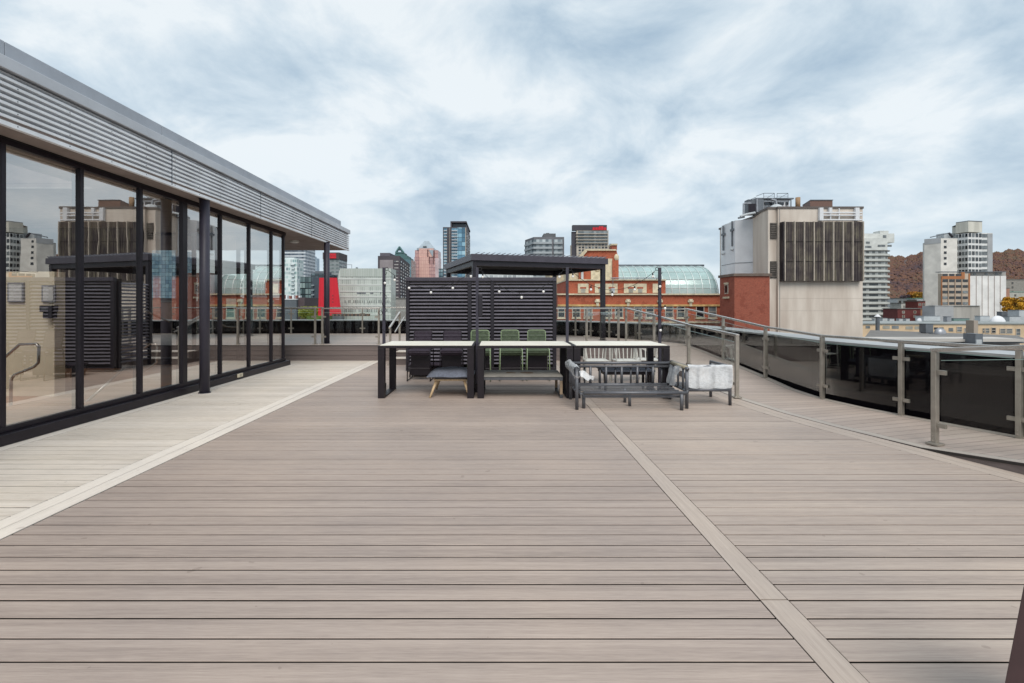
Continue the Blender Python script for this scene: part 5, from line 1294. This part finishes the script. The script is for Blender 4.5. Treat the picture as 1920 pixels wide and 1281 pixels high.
for k in range(nfl+1):
    z_ = fz_-k*fh
    stad(rad+.25, z_-.28, z_).build('floor_slab', M_rs, r)
    if k < nfl:
        stad(rad-.88, z_-1.75, z_-.5).build('window_band', M_rgl, r)
        stad(rad+.1, z_-3.0, z_-2.05).build('balcony', MT('balcony front','bfc1bc'), r)
blk(r, 'setback', M_rw, 1600, 1664, 446, 469, Yr+3, 9); blk(r, 'penthouse', M_rw, 1604, 1677, 438, 455, Yr+5, 8); blk(r, 'machine_room', M_rw, 1650, 1666, 432.8, 438, Yr+6, 5)
for (a, b_, c, d_) in ((1624,1631,453,457),(1656,1662,441,446),(1646,1660,459,463),(1664,1672,459,463),(1622,1634,461,465)): blk(r, 'window', M_wing2, a, b_, c, d_, Yr+2.9 if a < 1664 else Yr+4.9, .3)

# ------------------------------------------------------------------ white hospital-like group
Yw = 270.0
M_w1 = MT('white panel wall','d6d2cb', vscale=.2); M_w2 = MT('grey panel','a6a8aa'); M_w3 = MT('cream panel','c9c6bb', stretch=(3,3,.3))
r = thing('white_slab_tower', 'plain white slab building with one column of small windows', 'building', (X(1765,Yw), Yw+10, GZ))
m = MB(); m.prism([(X(1733,Yw+6),Yw+6),(X(1764,Yw),Yw),(X(1795,Yw),Yw),(X(1795,Yw),Yw+22),(X(1736,Yw+22),Yw+22)], GZ, Z(447,Yw)); m.build('wall', M_w1, r)
m = MB(); m.prism([(X(1733,Yw+6)-.1,Yw+5.9),(X(1764,Yw)-.02,Yw-.12),(X(1764,Yw),Yw+6)], Z(456,Yw), Z(446,Yw)); m.build('grey_band', M_w2, r)
for py in (450.5,461,471.5,482,492.5): blk(r, 'window', M_wing, 1770, 1775, py, py+4.6, Yw-.12, .3)
m = MB(); m.bar(P(1745,445,Yw+8), P(1780,437,Yw+8), 1.0, .5); m.build('roof_canopy', M_grey, r); m = MB(); m.bar(P(1779,437,Yw+5), P(1786,445,Yw+5), .8, .8); m.build('roof_strut', M_black, r)
blk(r, 'roof_box', M_lgrey, 1770, 1793, 437.5, 447, Yw+12, 5)
r = thing('white_window_tower', 'white stepped tower with rows of dark windows and a taller blank top', 'tower', (X(1825,Yw), Yw+10, GZ))
Y2 = Yw+2
m = MB(); q = [(X(1791.5,Y2+6),Y2+6),(X(1815,Y2),Y2),(X(1841,Y2+2),Y2+2),(X(1841,Y2+2),Y2+20),(X(1794,Y2+20),Y2+20)]; m.prism(q, GZ, Z(437,Y2)); m.build('wall', MT('bright white wall','dcdcda'), r)
m = MB(); m.prism([(x-.0, y-.15) if i < 3 else (x, y) for i, (x, y) in enumerate(q)], Z(435,Y2), Z(415,Y2)); m.build('top_block', M_w3, r); m = MB(); m.prism([(x, y-.3) if i < 3 else (x, y) for i, (x, y) in enumerate(q)], Z(415,Y2)+.01, Z(413.8,Y2)); m.build('roof_edge', M_grey, r)
def facewin(p0, p1, n, py, hpy, Yref, m_=.12, w_=.68):
    for i in range(n):
        t0 = (i+.5-w_/2)/n; t1 = (i+.5+w_/2)/n; a = (p0[0]+(p1[0]-p0[0])*t0, p0[1]+(p1[1]-p0[1])*t0); b = (p0[0]+(p1[0]-p0[0])*t1, p0[1]+(p1[1]-p0[1])*t1)
        z_ = (Z(py,Yref)+Z(py+hpy,Yref))/2; mm = MB(); mm.bar((a[0],a[1]-.05,z_), (b[0],b[1]-.05,z_), .3, Z(py,Yref)-Z(py+hpy,Yref)); mm.build('window', random.choice([M_wing, M_wing2, M_wing]), r)
for k in range(7):
    py = 437.6+k*11.3; facewin(q[0], q[1], 4, py, 6.5, Y2); facewin(q[1], q[2], 4, py-.4, 6.8, Y2)
r3 = thing('white_side_wing', 'lower white wing with pale windows right of the stepped tower', 'building', (X(1850,Yw+8), Yw+14, GZ))
blk(r3, 'wall', MT('bright white wall','dcdcda'), 1840, 1861, 437, 800, Yw+9, 10); blk(r3, 'blank_strip', M_w2, 1852, 1861.2, 438, 800, Yw+8.8, 10.4)
for k in range(7): blk(r3, 'window', M_wing2, 1841, 1851, 438.8+k*11.0, 445.5+k*11.0, Yw+8.9, .3)
# front lower block
Yf = 225.0
r = thing('orange_trim_block', 'lower block with orange trim windows and a white ribbed blank wall', 'building', (X(1825,Yf), Yf+9, GZ))
blk(r, 'wall', MT('cream facade','b8a998'), 1766, 1819, 513, 800, Yf, 2); blk(r, 'blank_wall', MT('white blank wall','dddbd8'), 1819, 1886.5, 517.5, 800, Yf+.3, 2)
M_or = MT('orange trim','a56b43'); blk(r, 'orange_band', M_or, 1765.5, 1809, 518, 523.2, Yf-.15, .4); blk(r, 'orange_corner', M_or, 1803, 1809, 510.5, 518, Yf-.15, .4)
for a in (1765.5, 1777.5, 1790.5, 1803): blk(r, 'pier', M_or if a in (1765.5,) else MT('tan pier','a58f7c'), a, a+1.3, 523.3, 573, Yf-.22, .4)
blk(r, 'corner_pier', M_or, 1816.5, 1819, 513, 573, Yf-.2, .5)
for k in range(6):
    py = 513.5+k*10.6
    for j in range(4):
        if k == 0 and j == 3: continue
        a = 1767.5+j*12.6; blk(r, 'window', random.choice([M_wing, M_wing, M_wing2]), a, a+9.6, py, py+4.8, Yf-.12, .3)
for a in (1830.5, 1841.5, 1853, 1864.5, 1875.5): blk(r, 'seam', MT('seam brown','8f7f78'), a, a+.55, 517.6, 620, Yf+.15, .3)
blk(r, 'roof_setback', MT('setback','a3a09c'), 1822, 1886, 510.5, 517.4, Yf+3, 3); blk(r, 'roof_edge', M_grey, 1765, 1887, 509.2, 510.4, Yf+1, 3)
for a in (1825, 1847, 1866): blk(r, 'window', M_wing2, a, a+5, 512, 516, Yf+2.85, .3)
r = thing('concrete_plinth_block', 'low grey ribbed concrete block in front of the white slab building', 'building', (X(1795,200), 204, GZ))
blk(r, 'wall', MT('ribbed concrete','a9a6a0', stretch=(4,4,.3)), 1754, 1838, 573.5, 800, 200, 3); blk(r, 'side_wall', MT('grey panel b','a2a4a6'), 1753, 1788, 574, 800, 199.7, 6); blk(r, 'roof_edge', M_lgrey, 1752.5, 1838.5, 572.8, 573.4, 199.5, 4)
# houses between the towers
def house(lab, px0, px1, pyt, Y, col, d=8, wins=0, roof=None, name='house'):
    r, a, b, z = bld(name, lab, 'house' if name == 'house' else 'building', px0, px1, pyt, Y, d, MT('house '+col, col, vscale=.8))
    blk(r, 'roof', MT('roof '+(roof or '6c6a66'), roof or '6c6a66'), px0-.4, px1+.4, pyt-1.2, pyt, Y-.3, d+.6)
    for k in range(wins):
        t = (k % 2+.5)/2; px = px0+(px1-px0)*t; py = pyt+4+(k//2)*8; fwin(r, X(px-2,Y), X(px+2,Y), Z(py+4,Y), Z(py,Y), Y, frame=M_winfr)
    return r
house('dark red brick house with white windows right of the round tower', 1683, 1726, 579.5, 210, '5f2a28', wins=4)
house('tan brick house end beside the dark red house', 1726, 1734, 579, 212, '967457')
house('white gabled house on the slope behind the dark red house', 1683, 1700, 560, 300, 'c2c4c4', wins=2)
house('white stepped house below the hillside', 1690, 1711, 569, 280, 'b4b3ad', wins=2)
house('small house with a green roof left of the white slab', 1716, 1734, 560, 320, 'b9bfc2', roof='5d9077')
house('narrow brown house on the slope between white houses', 1709, 1719, 563, 310, '86705f')
house('deep red house against the white slab building', 1721, 1735, 565, 260, '6a2f2b', wins=2)
house('grey stone building with many windows at the foot of the hill', 1886, 1935, 525, 420, '8b8780', wins=10, d=15, name='stone_building')
house('pink-brown brick wall building beside the white ribbed wall', 1885, 1893, 541, 300, 'a37a68')
house('pale house with green roof behind the yellow tree', 1893, 1935, 548, 360, 'a9a89f', roof='7c9a8d', wins=6)

# ------------------------------------------------------------------ trees and hill
def tree(lab, px, pyb, pyt, Y, col, w_=1.0, n=2600, group='autumn trees between the buildings', seed=0, s=.35):
    rn2 = random.Random(seed); zb2, zt2 = Z(pyb,Y), Z(pyt,Y); h = zt2-zb2; x = X(px,Y)
    t = thing('autumn_tree', lab, 'tree', (x, Y, zb2), group)
    tr2 = MB().tube([(x,Y,zb2),(x+h*.02,Y,zb2+h*.35),(x,Y,zb2+h*.7)], [h*.045,h*.032,h*.012], 7)
    for k in range(6):
        a = k*1.1; tr2.tube([(x,Y,zb2+h*(.3+.05*k)),(x+math.cos(a)*h*.25*w_,Y+math.sin(a)*h*.2,zb2+h*(.55+.05*k))], [h*.018,h*.006], 5)
    tr2.build('trunk', mat('bark','4a3c31',.9), t)
    m = MB()
    for k in range(16):
        a = rn2.uniform(0,6.28); rr = rn2.uniform(.05,.34)*h*w_; c = (x+math.cos(a)*rr, Y+math.sin(a)*rr, zb2+h*rn2.uniform(.38,.88)); q = h*rn2.uniform(.10,.19)
        leafblob(m, c, (q*w_,q*w_,q*.8), n//16, s, rn2)
    m.build('crown', mat('leaves '+col, col, .9, var=.45, vscale=.5), t)
tree('bright yellow tree at the right edge in front of the stone building', 1897, 602, 556, 190, 'b98a24', 1.1, 3600, seed=1)
tree('golden yellow tree cut by the right edge', 1925, 606, 562, 180, 'c2932c', 1.1, 3000, seed=2)
tree('orange tree on the slope behind the white houses', 1712, 572, 545, 380, 'a97330', 1.3, 2000, seed=3, s=.5)
tree('yellow tree behind the house with the green roof', 1722, 570, 548, 360, 'b48a33', 1.1, 2000, seed=4, s=.5)
tree('small bare purple tree beside the round tower', 1696, 573, 552, 330, '6a5a62', 1.1, 1600, seed=5, s=.35)
# hill
def hillz(x, y):
    d = (y-620)/560; base = max(0, min(1, d)); base = base*base*(3-2*base)
    px = CX+x/max(y,1)*F
    prof = 118+14*math.sin((px-1500)/150)+ (px-1850)*.10 + 3*math.sin(px*.11)+2*math.sin(px*.31)
    fade = max(0, min(1, (px-1480)/160)); fade = fade*fade*(3-2*fade)
    return GZ+(prof*1.0+24)*base*fade+2.5*math.sin(x*.021)*math.cos(y*.017)*base
m = MB(); nxh, nyh = 90, 26
for j in range(nyh+1):
    y = 560+j*(1250-560)/nyh
    for i in range(nxh+1):
        x = X(1440, y)+(X(2700, y)-X(1440, y))*i/nxh; m.v.append((x, y, hillz(x, y)))
for j in range(nyh):
    for i in range(nxh): a = j*(nxh+1)+i; m.f.append((a, a+1, a+nxh+2, a+nxh+1))
struct('hill', m, MT('hill floor','54423d', vscale=.02), smooth=True)
rnh = random.Random(9); pal = ['6a4540','7c4a3a','594049','8a5636','6f4b48']
M_wood_h = mat('autumn woodland', '70533f', .95, vscale=.03, c2='50434a', spec=.1)
m = MB()
for k in range(32000):
    y = 640+rnh.random()**1.0*560; px = rnh.uniform(1600, 2250); x = X(px, y); z = hillz(x, y)
    if z < GZ+6: continue
    r0 = rnh.uniform(1.4, 3.2); b_ = len(m.v); c = (x, y, z+r0*.5); nu = 6
    m.v.append((c[0], c[1], c[2]+r0*rnh.uniform(.9,1.5)))
    for (zf, rf) in ((.45,.75),(-.1,1.0)):
        for i in range(nu):
            a = 2*math.pi*i/nu+zf; q = r0*rf*rnh.uniform(.75,1.2); m.v.append((c[0]+q*math.cos(a), c[1]+q*math.sin(a), c[2]+r0*zf*rnh.uniform(.7,1.3)))
    for i in range(nu): j = (i+1) % nu; m.f += [(b_, b_+1+i, b_+1+j), (b_+1+i, b_+1+nu+i, b_+1+nu+j, b_+1+j)]
t_ = M_wood_h.node_tree; p_ = [n for n in t_.nodes if n.type == 'BSDF_PRINCIPLED'][0]
g_ = N(t_, 'ShaderNodeTexCoord'); w1 = noise(t_, g_.outputs['Object'], .012, 3, .6); w2 = noise(t_, g_.outputs['Object'], .13, 3, .7)
L(t_, ramp(t_, math_(t_, 'ADD', math_(t_, 'MULTIPLY', w1, .5), math_(t_, 'MULTIPLY', w2, .5)), [(.36, hexc('4a4247')), (.45, hexc('5e4a47')), (.52, hexc('705344')), (.57, hexc('58524a')), (.66, hexc('85603f'))]), p_.inputs['Base Color'])
wd = m.build('woodland', M_wood_h, smooth=True); tag(wd, kind='stuff')

# ------------------------------------------------------------------ roofs below right
Yy = 100.0
r = thing('cream_building', 'low cream yellow building with assorted windows beyond the terrace rail', 'building', (X(1780,Yy), Yy+8, GZ))
M_cr = MT('cream yellow wall','cdb494', vscale=.4)
blk(r, 'wall', M_cr, 1600, 1990, 608.5, 800, Yy, 14); blk(r, 'roof_edge', MT('roof edge y','8a8f8e'), 1598, 1992, 606.3, 608.4, Yy-.2, 14.5)
YW = Yy
for (a, b_, c, d_) in ((1623,1631,611,616),(1655,1668,611,616.5),(1672,1685,611,616.5),(1698,1711,612,617.5),(1715,1728,612,617.5),(1751,1759,614,618),(1761,1769,614,618),(1778.5,1787,615,621.5),(1794,1802.5,613.5,621.5),(1808.5,1817,616,622),(1842,1845,616,624),(1847.5,1854,616,624),(1859,1866,615,624),(1875,1884,617,624.5),(1887,1897,617,624.5),(1905,1912,617,629),(1893,1899,636,640),(1905,1912,636,640)):
    fwin(r, X(a,YW), X(b_,YW), Z(d_,YW), Z(c,YW), YW, frame=M_winfr if a > 1780 else None, mats=[M_wing, M_wing2] if a > 1745 else [M_wing3, M_wing2])
blk(r, 'pale_panel', M_lgrey, 1817.5, 1825, 616, 622, YW-.04, .1); blk(r, 'chimney', MT('chimney y','a89c90'), 1826, 1834, 601, 640, 70, 1.2)
# roof gear on the cream building and behind
def gear(lab, px0, px1, pyt, pyb, Y, m, kind='rooftop_unit', cat='rooftop unit', dome=False, d=None):
    d = d or max(1.0, (px1-px0)/900*Y*.6); q = thing(kind, lab, cat, P((px0+px1)/2, pyb, Y), 'units on the low roofs')
    if dome: mm = MB(); mm.ball(P((px0+px1)/2, pyb, Y), 1, 14, 10, ((px1-px0)/1800*Y, d/2, (pyb-pyt)/900*Y)); mm.build('hood', m, q, smooth=True)
    else: blk(q, 'casing', m, px0, px1, pyt, pyb, Y, d, bevel=.03)
    blk(q, 'curb', M_grey, px0+.5, px1-.5, pyb-.001, pyb+1.2, Y+.05, d*.8)
    if not dome: blk(q, 'lid', M_grey, px0-.2, px1+.2, pyt-.6, pyt-.05, Y-.05, d+.1)
    return q
gear('long white rooftop box left on the cream building', 1732, 1763, 593, 602, 112, M_lgrey)
gear('white sloping rooftop hood beside the long white box', 1719, 1734, 596, 602, 113, M_concw, dome=True)
gear('grey cylinder vent with a small mast on the cream building', 1776, 1784, 594, 606, 108, M_pipe)
gear('low green glass skylight on the cream building', 1788, 1818, 597.5, 606, 118, MT('green glass roof','6f8a86', rough=.2))
gear('white cluster of ducts right of the cream chimney', 1838, 1856, 593, 606, 112, M_lgrey)
gear('white dome hood right on the cream building', 1857, 1884, 592, 606, 110, M_concw, dome=True)
gear('grey louvred unit near the yellow tree', 1878, 1893, 585, 600, 140, M_grey)
gear('pale box below the yellow tree', 1893, 1914, 594, 606, 125, M_lgrey)
gear('large white unit at the right edge of the roofs', 1911, 1945, 582, 604, 135, M_lgrey)
gear('small white vent near the round tower', 1640, 1650, 598, 606, 125, M_lgrey)
gear('small white vent second from the round tower', 1655, 1664, 597, 606, 126, M_lgrey)
gear('row-end white vent left of the dark red house', 1668, 1677, 598, 606, 127, M_lgrey)
gear('small pale vent below the dark red house', 1686, 1693, 598, 606, 127, M_lgrey)
gear('small pale vent under the middle of the dark red house', 1699, 1706, 598, 606, 127, M_lgrey)
q = thing('roof_stack', 'dark round stack with a white cone cap on the low roof', 'stack', P(1646,619,90)); MB().tube([P(1645.5,622,90), P(1645.5,594,90)], .33, 10).build('pipe', M_grey, q); MB().tube([P(1645.5,594,90), P(1645.5,589,90)], [.55,.05], 10).build('cap', M_concw, q)
# nearer flat roofs with eaves
M_roof = MT('grey gravel roof','6f6c69', vscale=1.2)
r = thing('flat_roof_building', 'nearer flat grey roof with a pale eave just beyond the terrace coping', 'building', (X(1750,52), 58, GZ))
blk(r, 'wall', MT('near wall','7d7672'), 1640, 1912, 644, 900, 50, 10)
blk(r, 'eave', MT('pale eave','b9b4ae'), 1619, 1925, 636, 641, 46, 3.2); blk(r, 'eave_shadow_panel', M_grey, 1624, 1920, 641.2, 644, 46.6, 2.0)
m = MB(); m.quad(P(1619,635.5,46.2), P(1925,635.5,46.2), P(1905,629,62), P(1632,619,70)); m.build('roof_sheet', M_roof, r)
for px in (1756, 1690, 1840): blk(r, 'eave_post', MT('pale eave','b9b4ae'), px, px+5, 644, 660, 46.8, .4)
blk(r, 'corner_box', M_grey, 1829, 1843, 626, 645, 45, 1.2); blk(r, 'corner_plate', M_lgrey, 1831, 1841, 637, 645, 44.9, .1)
gear('dark grey stacked vent on the near flat roof', 1736, 1750, 608, 624, 62, M_grey)
gear('round silver vent hood on the near flat roof', 1752, 1773, 615, 626, 60, M_pipe, dome=True)
# more roofs filling the middle distance behind the brick and under the skyline
rnr = random.Random(21)
labs = ['left of the pavilion view','behind the pavilion','near the far parapet','under the skyline','behind the pale building','by the dark tower']
for i, (a, b_, t, Y, col) in enumerate(((-200,120,575,160,'7b7a77'),(120,300,560,190,'8a8580'),(300,420,566,170,'6f5c55'),(455,520,560,180,'8b9091'),(742,830,560,200,'8d8a86'),(820,1050,556,170,'9a958c'))):
    house(('grey','taupe','brown','pale grey','stone','beige')[i]+' low-rise city block '+labs[i], a, b_, t, Y, col, d=25, name='city_block', wins=4)
